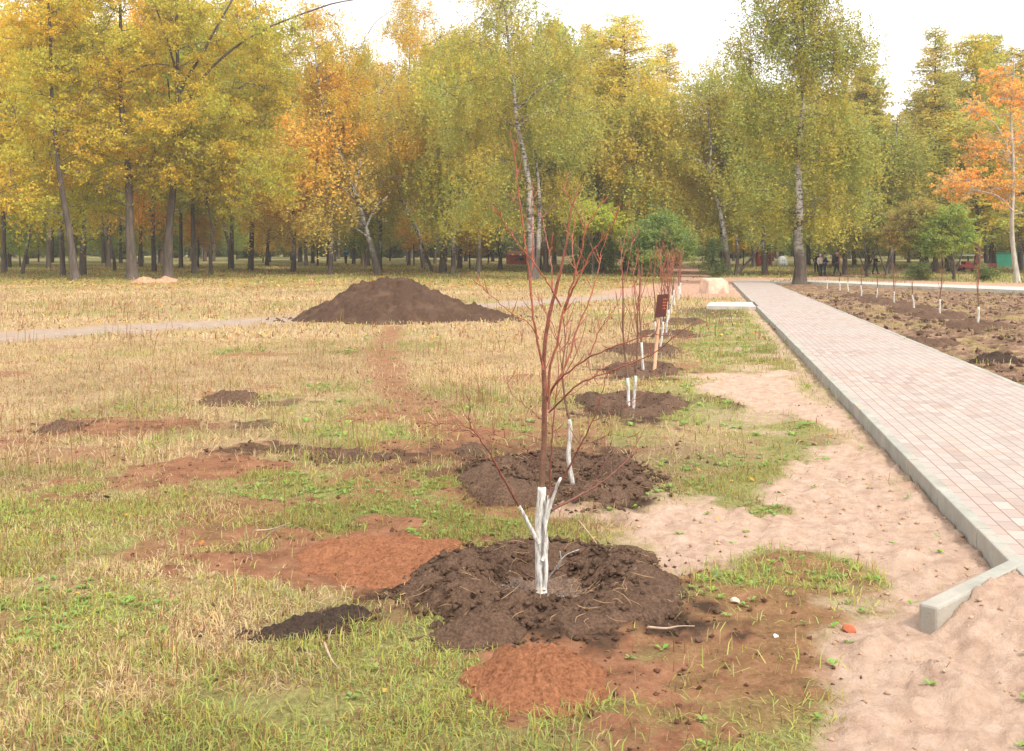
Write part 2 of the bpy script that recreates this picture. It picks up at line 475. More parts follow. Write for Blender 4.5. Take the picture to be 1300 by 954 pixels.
def conc_mat(name, base=(.33, .32, .28)):
    m, nt, b, _ = new_mat(name); n = N(nt); p = n.pos()
    c = n.ramp(n.noise(p, 3, 7, .7), [(.3, tuple(x * .75 for x in base)), (.7, tuple(x * 1.25 for x in base))])
    c = n.mix(n.ramp(n.noise(p, 45, 5, .7), [(.55, 0), (.75, .35)]), c, (.18, .15, .11))
    c = n.mix(n.ramp(n.noise(p, 1.4, 5, .7), [(.5, 0), (.7, .45)]), c, (.42, .33, .25))
    n.to(c, b.inputs['Base Color']); n.to(n.bump(n.noise(p, 80, 5, .7), .4, .01), b.inputs['Normal'])
    return m
M_kerb = conc_mat('kerb_concrete')
M_pale = conc_mat('pale_concrete', (.48, .45, .40))

def walkway():
    ang = math.atan2(WV[1], WV[0])
    bm = bmesh.new()
    a, bb = L0 + .08, L1 - .08
    ns, nl = 300, 14
    Vs = []
    ss = S0 + 0.02 + (S1 - S0) * (np.linspace(0, 1, ns) ** 1.6)
    g = [[None] * nl for _ in range(ns)]
    for i, s in enumerate(ss):
        for j in range(nl):
            l = a + (bb - a) * j / (nl - 1)
            x, y = wk(l, s)
            zz = ZP + float(fbm(x, y, 1.6, 2, 3)) * .012 + float(rise(y))
            g[i][j] = bm.verts.new((s, -l, zz))      # local: x along, y across
    for i in range(ns - 1):
        for j in range(nl - 1):
            bm.faces.new((g[i][j], g[i][j + 1], g[i + 1][j + 1], g[i + 1][j]))
    # skirts so that the slab has thickness
    for i in range(ns - 1):
        for j in (0, nl - 1):
            v, w = g[i][j], g[i + 1][j]
            p, q = bm.verts.new(v.co - Vector((0, 0, .12))), bm.verts.new(w.co - Vector((0, 0, .12)))
            bm.faces.new((v, w, q, p))
    for i in (0, ns - 1):
        for j in range(nl - 1):
            v, w = g[i][j], g[i][j + 1]
            p, q = bm.verts.new(v.co - Vector((0, 0, .12))), bm.verts.new(w.co - Vector((0, 0, .12)))
            bm.faces.new((v, w, q, p))
    bmesh.ops.recalc_face_normals(bm, faces=bm.faces)
    me = bm_mesh('walkway', bm, False)
    o = link('walkway', me, M_pave); o.rotation_euler = (0, 0, ang)
    tag(o, kind='structure')
walkway()

def kerb_run(name, p, q, w, zt, zb=-.12, step=1.0, mat=M_kerb, kind='structure', gap=.012):
    bm = bmesh.new()
    p, q = np.array(p), np.array(q); L = np.linalg.norm(q - p); d = (q - p) / L
    k = int(L / step); ang = math.atan2(d[1], d[0])
    from mathutils import Euler
    for i in range(k):
        c = p + d * (i + .5) * step
        dz = random.uniform(-.004, .004); tilt = random.uniform(-.002, .002)
        zz = float(rise(c[1]))
        bm_box(bm, (c[0], c[1], (zt + zb) / 2 + dz + zz), (step - gap, w, zt - zb), Euler((random.uniform(-.02, .02), tilt, ang + random.uniform(-.003, .003))), .009)
    me = bm_mesh(name, bm)
    o = link(name, me, mat); tag(o, kind=kind); return o
kerb_run('kerb', wk(L0 + .04, S0 - .12), wk(L0 + .04, 32.3), .078, ZK)
kerb_run('kerb', wk(L0 + .04, 35.6), wk(L0 + .04, S1), .078, ZK)
kerb_run('kerb', wk(L1 - .04, S0 + .4), wk(L1 - .04, S1 - 2), .078, ZP + .004)

def loose_kerb():
    from mathutils import Euler
    bm = bmesh.new()
    ang = math.atan2(KD[1], KD[0])
    c = (KA + KB) / 2
    bm_box(bm, (0, 0, -.02), (KL, .085, .28), None, .012)
    me = bm_mesh('kerb_stone', bm); o = link('kerb_stone', me, M_kerb)
    o.location = (c[0], c[1], .0); o.rotation_euler = (0, R(.3), ang)
    tag(o, 'grey concrete kerb stone set askew with sand heaped against it at the path end', 'kerb stone')
loose_kerb()

# stub of paving to the left at ~34 m and pale cross path
def slab(name, pts, zt, mat, thick=.14, label=None):
    bm = bmesh.new()
    top = [bm.verts.new((x, y, zt + float(rise(y)))) for x, y in pts]
    bot = [bm.verts.new((x, y, zt - thick + float(rise(y)))) for x, y in pts]
    bm.faces.new(top); bm.faces.new(bot[::-1])
    for i in range(len(pts)):
        j = (i + 1) % len(pts)
        bm.faces.new((top[i], bot[i], bot[j], top[j]))
    bmesh.ops.recalc_face_normals(bm, faces=bm.faces)
    o = link(name, bm_mesh(name, bm), mat); tag(o, kind='structure'); return o
slab('path', [wk(L0 - .002, 32.35), wk(L0 - .002, 35.5), wk(L0 - 1.35, 35.3), wk(L0 - 1.45, 32.5)], ZP - .012, M_pale)
e0 = wk(L0 + .1, S1 + .02); e1 = wk(L1 + .0, S1 + .02)
def cp(l, n=10):
    return l
slab('path', [CN[0], CN[1], CN[2], CF[2], CF[1], CF[0]], .16, M_pale, .25)
slab('path', [wk(L0, S1 + .03), (CN[0][0] - .15, CN[0][1] + .0), (CF[0][0] - .15, CF[0][1]), wk(L0 + .3, S1 + 4.2)], .09, M_pale, .2)

# ------------------------------------------------------------------ mounds of soil
def mound(name, c, rx, ry, prof, mat, rot=0., amp=.05, nsc=.2, edge=.16, seed=1, rings=60, segs=150, base=None, parent=None):
    """prof(r, th) height at normalised radius; the rim dips under the ground"""
    r = np.linspace(0, 1.0, rings)[:, None]; th = np.linspace(0, 2 * math.pi, segs, endpoint=False)[None, :]
    wob = 1 + edge * 2 * fbm(np.cos(th) * 1.7 + seed * 3.1, np.sin(th) * 1.7 + seed, .7, 5, seed)
    lx = r * np.cos(th) * rx * wob; ly = r * np.sin(th) * ry * wob
    cr, sr = math.cos(rot), math.sin(rot)
    x = lx * cr - ly * sr; y = lx * sr + ly * cr
    X = (x + c[0]).ravel(); Y = (y + c[1]).ravel()
    rr = np.repeat(r, segs, 1).ravel(); tt = np.repeat(th, rings, 0).ravel()
    h = prof(rr, tt)
    fade = sstep(1.0, .86, rr)
    rough = fbm(X, Y, nsc, 5, seed + 100, .62) * 2 * amp + (np.abs(fbm(X, Y, nsc * .35, 4, seed + 200, .7)) - .12) * amp * 1.4
    gz = height(X, Y) if base is None else base
    Z = gz + h + rough * fade * (.35 + .65 * np.clip(h / (h.max() + 1e-6) * 2, 0, 1)) - sstep(.93, 1.0, rr) * .05
    bz = ground_z(*c)
    V = np.stack([X - c[0], Y - c[1], Z - bz], -1)
    V = np.vstack([V[segs - 1:segs] * 0 + [[0, 0, float(Z[:segs].mean()) - bz]], V[segs:]])
    n0 = 1; nr = rings - 1
    i = np.arange(nr - 1)[:, None] * segs + n0; j = np.arange(segs)[None, :]; k = (j + 1) % segs
    f = np.stack([i + j, i + segs + j, i + segs + k, i + k], -1).reshape(-1, 4)
    tri = np.stack([np.zeros(segs, int), n0 + np.arange(segs), n0 + (np.arange(segs) + 1) % segs], -1)
    me = np_mesh(name, V, [f, tri], True)
    o = link(name, me, mat, parent); o.location = (c[0], c[1], bz)
    return o

def ringprof(hr, r0=.68, w=.24, basin=.0):
    return lambda r, t: hr * np.exp(-((r - r0) / w) ** 2) * (1 + .35 * np.sin(t * 2 + 1) * .5 + .15 * np.sin(5 * t)) + basin * sstep(.5, .2, r)

rings = [ # centre px, rx m, ry m, height, label
    ((686, 742), .66, .76, .085, 'dark loose soil ring round the nearest sapling with whitewash splashes inside', 1),
    ((714, 611), .70, .85, .10, 'dark soil ring round the second sapling from the camera', 2),
    ((801, 515), .54, .85, .10, 'dark soil ring round the third sapling, with two white stems', 3),
    ((815, 471), .52, .85, .09, 'dark soil ring at the foot of the brown sign stake', 4),
    ((818, 446), .60, .9, .09, 'low dark soil ring around the first sapling beyond the sign stake', 5),
    ((848, 426), .60, .9, .08, 'low dark soil ring around the second sapling beyond the sign stake', 6),
    ((862, 410), .65, .9, .08, 'low dark soil ring around the third sapling beyond the sign stake', 7),
]
for (px, rx, ry, hh, lab, sd) in rings:
    c = PG(*px)
    o = mound('soil_ring', c, rx, ry, ringprof(hh), M_soil, 0, (.017 if sd < 3 else .025), .15, .30, sd, 120 if sd < 3 else 36, 380 if sd < 3 else 90)
    tag(o, lab, 'soil ring', 'soil rings around the saplings')

dome = lambda h, p=1.6: (lambda r, t: h * np.clip(1 - r ** p, 0, 1))
small_mounds = [
    ('clay_mound', (488, 708), .50, .50, .045, M_clay, 'orange clay heap spread left of the nearest soil ring', 11, .035, 0),
    ('clay_mound', (682, 866), .28, .33, .095, M_clay, 'rounded orange clay heap in front of the nearest soil ring', 12, .035, 0),
    ('soil_clod', (548, 752), .17, .17, .08, M_soil, 'brown clod on the left shoulder of the nearest soil ring', 13, .02, 0),
    ('soil_clod', (608, 808), .22, .18, .09, M_soil, 'brown clod between the nearest soil ring and the orange heap', 14, .02, 0),
    ('turf_clod', (385, 803), .24, .09, .07, M_clod, 'long blackish clod lying on the green grass left of the ring', 15, .03, .45),
    ('turf_clod', (437, 782), .13, .08, .07, M_clod, 'short blackish clod at the upper end of the long one', 16, .03, .2),
    ('soil_clod', (293, 511), .36, .5, .10, M_soil, 'dark flat heap of soil alone in the dry grass', 17, .05, 0),
    ('soil_clod', (75, 548), .2, .25, .07, M_soil, 'small dark clod at the left end of a reddish bare patch', 18, .03, 0),
    ('soil_clod', (600, 577), .16, .25, .06, M_soil, 'small brown clod on bare soil left of the second soil ring', 19, .03, 0),
    ('soil_clod', (445, 585), .35, .25, .05, M_soil, 'low brown soil ridge in the middle of the dry grass', 20, .04, 0),
    ('soil_clod', (1265, 462), .42, .3, .12, M_clod, 'dark weedy clod heap beside the right edge of the paving', 21, .06, .0),
    ('soil_clod', (1160, 437), .9, .6, .12, M_soil, 'long brown soil heap in the bed beside the paving', 22, .06, .0),
]
for nm, px, rx, ry, hh, mt, lab, sd, am, rot in small_mounds:
    o = mound(nm, PG(*px), rx, ry, dome(hh), mt, rot, am, .12, .22, sd, 34, 110)
    tag(o, lab, 'clay heap' if 'clay' in nm else 'soil clod')

# rings in the right bed
BEDP = [(1240.7, 416), (1193, 403), (1159.5, 396), (1135, 389), (1113.7, 384.3), (1093, 378.6), (1077, 373), (1066, 370.5), (1050, 368)]
for i, px in enumerate(BEDP[:6]):
    o = mound('soil_ring', PG(*px), .75, .9, ringprof(.12, .6, .3), M_soil, 0, .06, .2, .15, 40 + i, 26, 60)
    tag(o, 'rough soil ring round the %s whitewashed sapling from the right in the bed' % ('first', 'second', 'third', 'fourth', 'fifth', 'sixth')[i], 'soil ring', 'soil rings in the right-hand bed')

# the big pile
def big_pile():
    cx, cy = PG(505, 408)
    cy += 1.0
    cx = (505 - 650) * cy / F
    rx, ry = 2.85, 2.1
    g = 200
    xs = np.linspace(-3.1, 4.4, 230); ys = np.linspace(-2.6, 2.6, 130)
    X, Yy = np.meshgrid(xs, ys)
    x, y = X.ravel(), Yy.ravel()
    wob = fbm(x, y, .9, 5, 301)
    r = np.hypot(x / np.where(x < 0, 2.75, 2.3), y / 2.15) + wob * .16
    h = 1.14 * np.clip(1 - r, 0, 1) ** .92
    h = np.where(h > 1.0, 1.0 + (h - 1.0) * .4, h)
    h = np.maximum(h, (.34) * np.clip(1 - np.hypot((x - 1.9) / 1.0, (y + .2) / 1.3) - wob * .5, 0, 1) ** .8)
    h = np.maximum(h, .20 * np.clip(1 - np.hypot((x - 2.5) / .8, (y + .1) / 1.0) - wob * .6, 0, 1) ** .8)
    h = np.maximum(h, .26 * np.clip(1 - np.hypot((x + .1) / 1.1, (y + 2.0) / .6) - wob * .6, 0, 1))
    k = np.clip(h * 5, 0, 1)
    h = h + k * (fbm(x, y, .5, 5, 311, .65) * .42 + (np.abs(fbm(x, y, .15, 4, 315)) - .1) * .20)
    # rills where soil has slid
    h = h + k * np.sin(np.arctan2(y, x) * 13 + wob * 9) * .018
    z = h - .06 * (1 - k)
    c, rr = len(xs), len(ys)
    i = (np.arange(rr - 1)[:, None] * c + np.arange(c - 1)[None, :]).ravel()
    f = np.stack([i, i + 1, i + c + 1, i + c], -1)
    keep = (z[f].max(axis=1) > -.05)
    me = np_mesh('soil_pile', np.stack([x, y, z], -1), [f[keep]], True)
    o = link('soil_pile', me, M_pile); o.location = (cx, cy, ground_z(cx, cy) - .01)
    tag(o, 'tall heap of dark brown soil dumped on the grass beside the dirt track', 'soil pile')
    return (cx, cy)
PILE = big_pile()

# ------------------------------------------------------------------ saplings
def stem_mat(name, lo, hi, z0, z1):
    m, nt, b, _ = new_mat(name); n = N(nt); o = n.coord()
    z = n.sepxyz(o)[2]
    t = n.math('DIVIDE', n.math('SUBTRACT', z, z0), z1 - z0, True)
    c = n.mix(t, lo, hi)
    c = n.mix(n.ramp(n.noise(o, 30, 4, .7), [(.42, 0), (.62, .6)]), c, tuple(x * .45 for x in lo))
    c = n.mix(n.ramp(n.noise(o, 190, 3, .7), [(.58, 0), (.7, .6)]), c, (.42, .30, .24))
    n.to(n.bump(n.noise(n.mapping(o, (1, 1, 3)), 90, 4, .7), .6, .004), b.inputs['Normal'])
    n.to(c, b.inputs['Base Color']); b.inputs['Roughness'].default_value = .5; b.inputs['Specular IOR Level'].default_value = .35
    return m
M_stem = stem_mat('sapling_bark', (.17, .09, .055), (.27, .07, .042), .6, 1.3)
M_twig = stem_mat('sapling_twig', (.13, .05, .034), (.42, .11, .065), .3, 1.6)
def wash_mat():
    m, nt, b, _ = new_mat('whitewash'); n = N(nt); o = n.coord()
    v = n.noise(n.mapping(o, (1, 1, .18)), 55, 7, .75)
    c = n.ramp(v, [(.34, (.17, .13, .10)), (.45, (.42, .38, .34)), (.54, (.64, .62, .58)), (.68, (.78, .77, .74))])
    zz = n.sepxyz(o)[2]
    mud = n.math('ADD', n.math('MULTIPLY', zz, -9), n.math('MULTIPLY', n.noise(o, 45, 4, .7), 1.6), True)
    c = n.mix(n.ramp(mud, [(.35, 0), (.8, .85)]), c, (.16, .10, .07))
    n.to(c, b.inputs['Base Color']); n.to(n.bump(v, .8, .006), b.inputs['Normal'])
    return m
M_wash = wash_mat()

def sapling_hero():
    bx, by = PG(686, 745); Y0 = by
    root = empty('sapling', (bx, by, ground_z(bx, by)), 'nearest sapling, tall bare red-twigged stem with a thick whitewashed foot', 'sapling', 'saplings planted in the left row')
    o3 = Vector(root.location)
    def W(pts, dy0, dy1):
        out = []
        for i, (x, y) in enumerate(pts):
            t = i / (len(pts) - 1); Y = Y0 + dy0 * (1 - t) + dy1 * t
            out.append(PW(x, y, Y) - o3)
        return out
    def rough(c, a=.004):
        k = np.linspace(0, 1, len(c))[:, None]
        w = (rng.random(c.shape) - .5) * a * 2 * np.minimum(1, k * 4) * np.minimum(1, (1 - k) * 6 + .3)
        return c + w
    trunk = Tubes()
    tp = curve_pts(W([(686, 690), (686, 650), (689, 590), (692, 500), (690, 465), (694, 420), (703, 378), (711, 345), (720, 305), (725, 267), (737, 234)], 0, .05), 40)
    trunk.tube(rough(tp, .003), np.linspace(.0170, .0032, 40) ** 1.0 * np.linspace(1, .9, 40), 8, .12)
    link('trunk', trunk.mesh('sapling_trunk'), M_stem, root)
    br = Tubes()
    B = [  # px polyline, start offset y, end offset y, r0, r1
        ([(690, 470), (683, 438), (678, 410), (673, 362), (667, 310), (660, 255), (655, 215), (652, 178)], 0, -.12, .0095, .003),
        ([(676, 392), (674, 355), (677, 310), (675, 270), (677, 228)], -.03, .14, .006, .002),
        ([(713, 390), (698, 364), (681, 338), (661, 314), (644, 291), (636, 276), (630, 266)], .02, -.2, .007, .0025),
        ([(701, 372), (701, 350), (696, 314), (690, 285), (688, 274)], 0, .2, .006, .002),
        ([(697, 520), (698, 469), (708, 435), (714, 398), (724, 368), (733, 340), (738, 321), (743, 294), (757, 268), (772, 250)], -.03, -.16, .0105, .0025),
        ([(743, 294), (733, 270), (723, 252), (712, 237)], -.14, -.2, .005, .002),
        ([(716, 398), (724, 375), (734, 354), (751, 321), (768, 300), (779, 285), (785, 261)], -.07, -.3, .0085, .003),
        ([(697, 500), (718, 465), (734, 415), (751, 375), (760, 340), (763, 322), (772, 296)], .02, .2, .009, .002),
        ([(733, 350), (728, 328), (727, 305), (730, 284)], -.1, .05, .005, .002),
        ([(694, 510), (705, 488), (722, 472), (748, 454), (775, 442), (810, 430), (841, 425), (875, 431)], .03, -.45, .0095, .002),
        ([(697, 524), (716, 505), (740, 485), (790, 466), (833, 446), (861, 423), (886, 409)], -.03, -.5, .0085, .002),
        ([(748, 454), (757, 430), (768, 408), (781, 391), (790, 372)], -.15, -.2, .005, .0015),
        ([(697, 632), (722, 595), (737, 565), (752, 535), (764, 502), (770, 470)], -.05, -.25, .0092, .002),
        ([(700, 648), (725, 635), (749, 622), (784, 597), (803, 573), (820, 540)], -.05, .35, .0105, .002),
        ([(660, 645), (647, 622), (633, 597), (620, 573), (606, 553), (596, 538), (597, 502)], -.06, -.3, .011, .0025),
        ([(607, 555), (590, 546), (565, 547), (545, 560)], -.2, -.3, .004, .0012),
        ([(600, 545), (575, 538), (545, 541), (520, 548)], -.25, -.35, .004, .0012),
        ([(618, 570), (626, 550), (630, 532)], -.18, -.1, .004, .0012),
        ([(698, 625), (700, 573), (703, 525), (709, 470), (706, 440)], .03, .05, .007, .002),
        ([(683, 618), (677, 600), (671, 585), (669, 570)], .03, .12, .004, .0015),
        ([(684, 430), (670, 410), (650, 398), (626, 378), (612, 364), (597, 357)], 0, -.35, .0045, .0012),
        ([(688, 585), (655, 570), (620, 560), (590, 548), (560, 552)], .02, .3, .0035, .001),
        ([(690, 560), (665, 552), (640, 556), (610, 545), (585, 553)], .02, -.3, .003, .001),
        ([(712, 505), (735, 495), (762, 470), (785, 462), (812, 458)], .0, .3, .004, .001),
        ([(735, 565), (756, 560), (775, 552), (800, 556)], -.1, -.2, .0035, .001),
        ([(749, 622), (765, 595), (771, 575), (765, 560)], .1, .2, .0035, .001),
        ([(752, 535), (775, 527), (795, 515), (806, 500)], -.2, -.3, .0035, .001),
        ([(698, 540), (672, 520), (650, 500), (640, 478)], 0, .2, .0035, .001),
        ([(692, 470), (702, 450), (712, 445), (735, 430), (752, 428)], .02, .25, .004, .001),
        ([(709, 435), (700, 410), (685, 385), (678, 372)], -.02, .12, .004, .001),
        ([(760, 490), (748, 470), (742, 455)], -.22, -.18, .003, .001),
    ]
    for pl, a, b_, r0, r1 in B:
        n = 10 + 3 * len(pl)
        c = rough(curve_pts(W(pl, a, b_), n), .0035)
        br.tube(c, np.linspace(r0, r1, n) * .64, 6, .1)
        # short buds and side spurs
        for k in range(int(len(pl) * .9)):
            i = random.randint(n // 3, n - 2)
            d = Vector(c[i + 1] - c[i]).normalized()
            s = Vector((random.uniform(-1, 1), random.uniform(-1, 1), random.uniform(-.2, 1))).normalized()
            q = (d * .7 + s).normalized(); L = random.uniform(.02, .11)
            p0 = Vector(c[i]); e = p0 + q * L + Vector((0, 0, L * .2))
            br.tube([p0, p0 + q * L * .5, e], [.0022, .0018, .001], 4)
    link('branches', br.mesh('sapling_branches'), M_twig, root)
    ww = Tubes()
    t1 = curve_pts(W([(687, 752), (686, 735), (685, 700), (685, 668), (687, 640), (688, 619)], 0, 0), 26)
    ww.tube(t1, np.interp(np.linspace(0, 1, 26), [0, .1, .5, 1], [.031, .024, .0225, .021]), 12, .16)
    t2 = curve_pts(W([(691, 748), (693, 725), (692, 690), (693, 660), (697, 630)], -.02, -.04), 18)
    ww.tube(t2, np.linspace(.012, .0085, 18), 8, .2)
    ww.tube(curve_pts(W([(684, 690), (676, 675), (667, 657), (659, 643)], -.02, -.07), 10), np.linspace(.0105, .0085, 10), 7, .2)
    ww.tube(curve_pts(W([(693, 665), (697, 648), (706, 620), (712, 607)], -.03, -.08), 8), np.linspace(.0085, .0068, 8), 7, .2)
    ww.tube(curve_pts(W([(694, 655), (700, 649), (706, 648)], -.03, -.03), 5), [.009, .008, .007, .006, .004], 6, .2)
    ww.tube(curve_pts(W([(689, 712), (694, 690), (690, 655), (690, 632)], -.03, -.01), 9), np.linspace(.010, .007, 9), 6, .3)
    link('whitewash', ww.mesh('sapling_whitewash'), M_wash, root)
    return root
sapling_hero()

def sapling(px, label, group, hgt, seed, lean=(0, 0), stems=1, washh=.45, whips=10, spread=.35, thick=1.0, upper=True, cat='sapling'):
    rs = random.Random(seed)
    bx, by = PG(*px); bz = ground_z(bx, by)
    root = empty('sapling', (bx, by, bz), label, cat, group)
    tr, br, ww = Tubes(), Tubes(), Tubes()
    for s in range(stems):
        off = Vector(((s - (stems - 1) / 2) * .05, rs.uniform(-.02, .02), 0))
        ln = Vector((lean[0] + (s - (stems - 1) / 2) * .16, lean[1], 1))
        h = hgt * (1 - .15 * s)
        pts = []
        for i in range(7):
            t = i / 6
            pts.append(off + Vector((ln.x * h * t * (1 - .45 * t), ln.y * h * t, h * t)) + Vector((rs.uniform(-.02, .02), rs.uniform(-.02, .02), 0)) * (1 if 0 < i else 0))
        c = curve_pts(pts, 22)
        rad = np.linspace(.02, .004, 22) * thick
        iw = max(3, int(22 * washh / h))
        ww.tube(np.vstack([c[0] - [0, 0, .06], c[:iw + 1]]), np.concatenate([[rad[0] * 1.5], rad[:iw + 1] * 1.28]), 8, .2)
        if upper:
            tr.tube(c[iw - 1:], rad[iw - 1:], 6, .1)
            for k in range(whips):
                i = rs.randint(iw, 19); p0 = Vector(c[i])
                az = rs.uniform(0, 2 * math.pi); L = rs.uniform(.35, .9) * (1 - .35 * i / 21) * hgt / 1.8
                o = Vector((math.cos(az), math.sin(az), 0)) * spread
                q = [p0, p0 + o * L * .5 + Vector((0, 0, L * .35)), p0 + o * L * .85 + Vector((0, 0, L * .75)), p0 + o * L * rs.uniform(.8, 1.2) + Vector((0, 0, L * 1.05))]
                cc = curve_pts(q, 9); br.tube(cc, np.linspace(.0055, .0016, 9) * thick, 5)
                if rs.random() < .6:
                    j = rs.randint(3, 6); a = rs.uniform(0, 6.3); l = L * .35
                    e = Vector(cc[j]); br.tube([e, e + Vector((math.cos(a) * l * .3, math.sin(a) * l * .3, l * .5)), e + Vector((math.cos(a) * l * .4, math.sin(a) * l * .4, l))], [.004, .003, .002], 4)
    link('whitewash', ww.mesh('sapling_wash'), M_wash, root)
    if upper:
        link('trunk', tr.mesh('sapling_trunk'), M_stem, root)
        if br.V: link('branches', br.mesh('sapling_branches'), M_twig, root)
    return root

G1 = 'saplings planted in the left row'
labs = [
    ('second sapling from the camera, thin and leaning left behind the nearest one', 1.25, (-.1, .0), 1, .5, 6, .4, .7),
    ('third sapling from the camera, with two whitewashed stems from one foot', 1.8, (.0, 0), 2, .36, 8, .25, .75),
    ('slim sapling with a single white foot just left of the sign stake', 1.75, (-.06, 0), 1, .42, 7, .25, .75),
    ('first bushy red sapling beyond the sign, right behind its brown plate', 1.75, (.04, 0), 2, .5, 9, .28, .8),
    ('second bare red sapling beyond the sign, with a straight white foot', 1.75, (.02, 0), 2, .5, 10, .3, .85),
    ('third bare red sapling beyond the sign in the left row', 1.8, (-.04, 0), 1, .5, 9, .3, .9),
    ('fourth bare red sapling beyond the sign in the left row', 1.8, (.04, 0), 1, .5, 9, .32, 1.0),
    ('fifth bare red sapling beyond the sign in the left row', 1.8, (-.03, 0), 1, .5, 9, .32, 1.1),
    ('next to last sapling at the far end of the left row', 1.8, (.03, 0), 1, .5, 9, .32, 1.2),
    ('last sapling of the left row, near the pale boulder', 1.8, (.0, 0), 1, .5, 8, .32, 1.3),
]
for i, (lab, hg, ln, st, wh, nw, sp, tk) in enumerate(labs):
    sapling(ROWP[i + 1], lab, G1, hg, 50 + i, ln, st, wh, nw, sp, tk)
G2 = 'saplings planted in the right-hand bed'
ordn = ('first', 'second', 'third', 'fourth', 'fifth', 'sixth', 'seventh', 'eighth', 'ninth')
bl = [(.02, 1.9, 7), (.05, 1.6, 5), (-.04, .9, 3), (0, 1.3, 4), (.03, .9, 3), (0, 1.2, 4), (-.03, 1.0, 3), (0, 1.6, 4), (0, .8, 2)]
for i, px in enumerate(BEDP):
    lnx, hg, nw = bl[i]
    extra = ('tallest twigs, ', '', '', '', '', '', '', '', '')[i]
    sapling(px, 'white-footed sapling in the brown bed, %s%s from the right' % (extra, ordn[i]), G2, hg, 80 + i, (lnx, 0), 1, .45, nw, .25, 1.15)

# ------------------------------------------------------------------ leaves / trees
def leaf_mat(name, tint_var=.25, trans=.48):
    m, nt, b, out = new_mat(name); n = N(nt)
    oi = nt.nodes.new('ShaderNodeObjectInfo')
    v = n.sep(n.attr('col'))
    base = oi.outputs['Color']
    warm = n.mix(1.0, base, (1.15, .98, .6), 'MULTIPLY')
    cool = n.mix(1.0, base, (.80, .96, .85), 'MULTIPLY')
    c = n.mix(n.ramp(v[0], [(.15, 0), (.85, 1)]), cool, warm)
    c = n.mix(1.0, c, n.ramp(v[1], [(0, .72), (1, 1.3)]), 'MULTIPLY')
    n.to(c, b.inputs['Base Color']); b.inputs['Roughness'].default_value = .6; b.inputs['Specular IOR Level'].default_value = .25
    tr = nt.nodes.new('ShaderNodeBsdfTranslucent'); n.to(c, tr.inputs[0])
    mx = nt.nodes.new('ShaderNodeMixShader'); mx.inputs[0].default_value = trans
    n.to(b.outputs[0], mx.inputs[1]); n.to(tr.outputs[0], mx.inputs[2]); n.to(mx.outputs[0], out.inputs[0])
    return m
M_leaf = leaf_mat('tree_leaves')

def birch_mat():
    m, nt, b, _ = new_mat('birch_bark'); n = N(nt); o = n.coord()
    z = n.sepxyz(o)[2]
    band = n.math('ADD', n.math('MULTIPLY', n.noise(n.mapping(o, (2.2, 2.2, 6)), 1.3, 6, .75), .6), n.math('MULTIPLY', n.noise(n.mapping(o, (2, 2, .8)), 1.1, 5, .7), .4))
    dark = n.ramp(band, [(.46, 0), (.54, 1)])
    c = n.mix(dark, (.05, .04, .034), (.43, .395, .345))
    lo = n.math('ADD', z, n.math('MULTIPLY', n.math('SUBTRACT', n.noise(o, 1.1, 4), .5), 5))
    c = n.mix(n.ramp(n.math('DIVIDE', lo, 10), [(.14, 0), (.32, .95)]), n.ramp(n.noise(n.mapping(o, (8, 8, 1)), 1, 5, .7), [(.3, (.045, .035, .028)), (.7, (.15, .115, .09))]), c)
    n.to(c, b.inputs['Base Color']); n.to(n.bump(n.noise(o, 9, 5), .5, .05), b.inputs['Normal'])
    return m
M_birch = birch_mat()
def bark_mat(name, a, bb):
    m, nt, b, _ = new_mat(name); n = N(nt); o = n.coord()
    c = n.ramp(n.noise(n.mapping(o, (7, 7, 1.1)), 1.0, 6, .7), [(.3, a), (.7, bb)])
    n.to(c, b.inputs['Base Color']); n.to(n.bump(n.noise(n.mapping(o, (9, 9, 1.5)), 1, 5), .7, .06), b.inputs['Normal'])
    return m
M_bark = bark_mat('grey_bark', (.04, .031, .025), (.155, .12, .094))
M_limb = bark_mat('limb_bark', (.06, .045, .035), (.26, .21, .16))
M_pine = bark_mat('pine_bark', (.05, .035, .027), (.17, .11, .08))
M_pale_bark = bark_mat('pale_bark', (.20, .17, .13), (.58, .53, .46))

def leaves_mesh(name, C, cl, size, flat=0.0, aspect=.62, seed=0):
    """C (n,3) leaf centres, cl (n,) clump tone 0..1"""
    r = np.random.default_rng(seed)
    n = len(C)
    u = r.normal(size=(n, 3)); u /= np.linalg.norm(u, axis=1)[:, None]
    nr = r.normal(size=(n, 3)); nr[:, 2] += flat * 3; 
    v = np.cross(nr, u); v /= np.linalg.norm(v, axis=1)[:, None] + 1e-9
    u = np.cross(v, nr); u /= np.linalg.norm(u, axis=1)[:, None] + 1e-9
    s = size * (.6 + .8 * r.random(n))[:, None]
    V = np.stack([C - u * s * .5, C + v * s * .5 * aspect, C + u * s * .5, C - v * s * .5 * aspect], 1).reshape(-1, 3)
    f = np.arange(n * 4).reshape(n, 4)
    a = np.clip(cl + (r.random(n) - .5) * .5, 0, 1); bb = r.random(n)
    col = np.repeat(np.stack([a, bb, bb], -1), 4, 0)
    return np_mesh(name, V, [f], False, col)

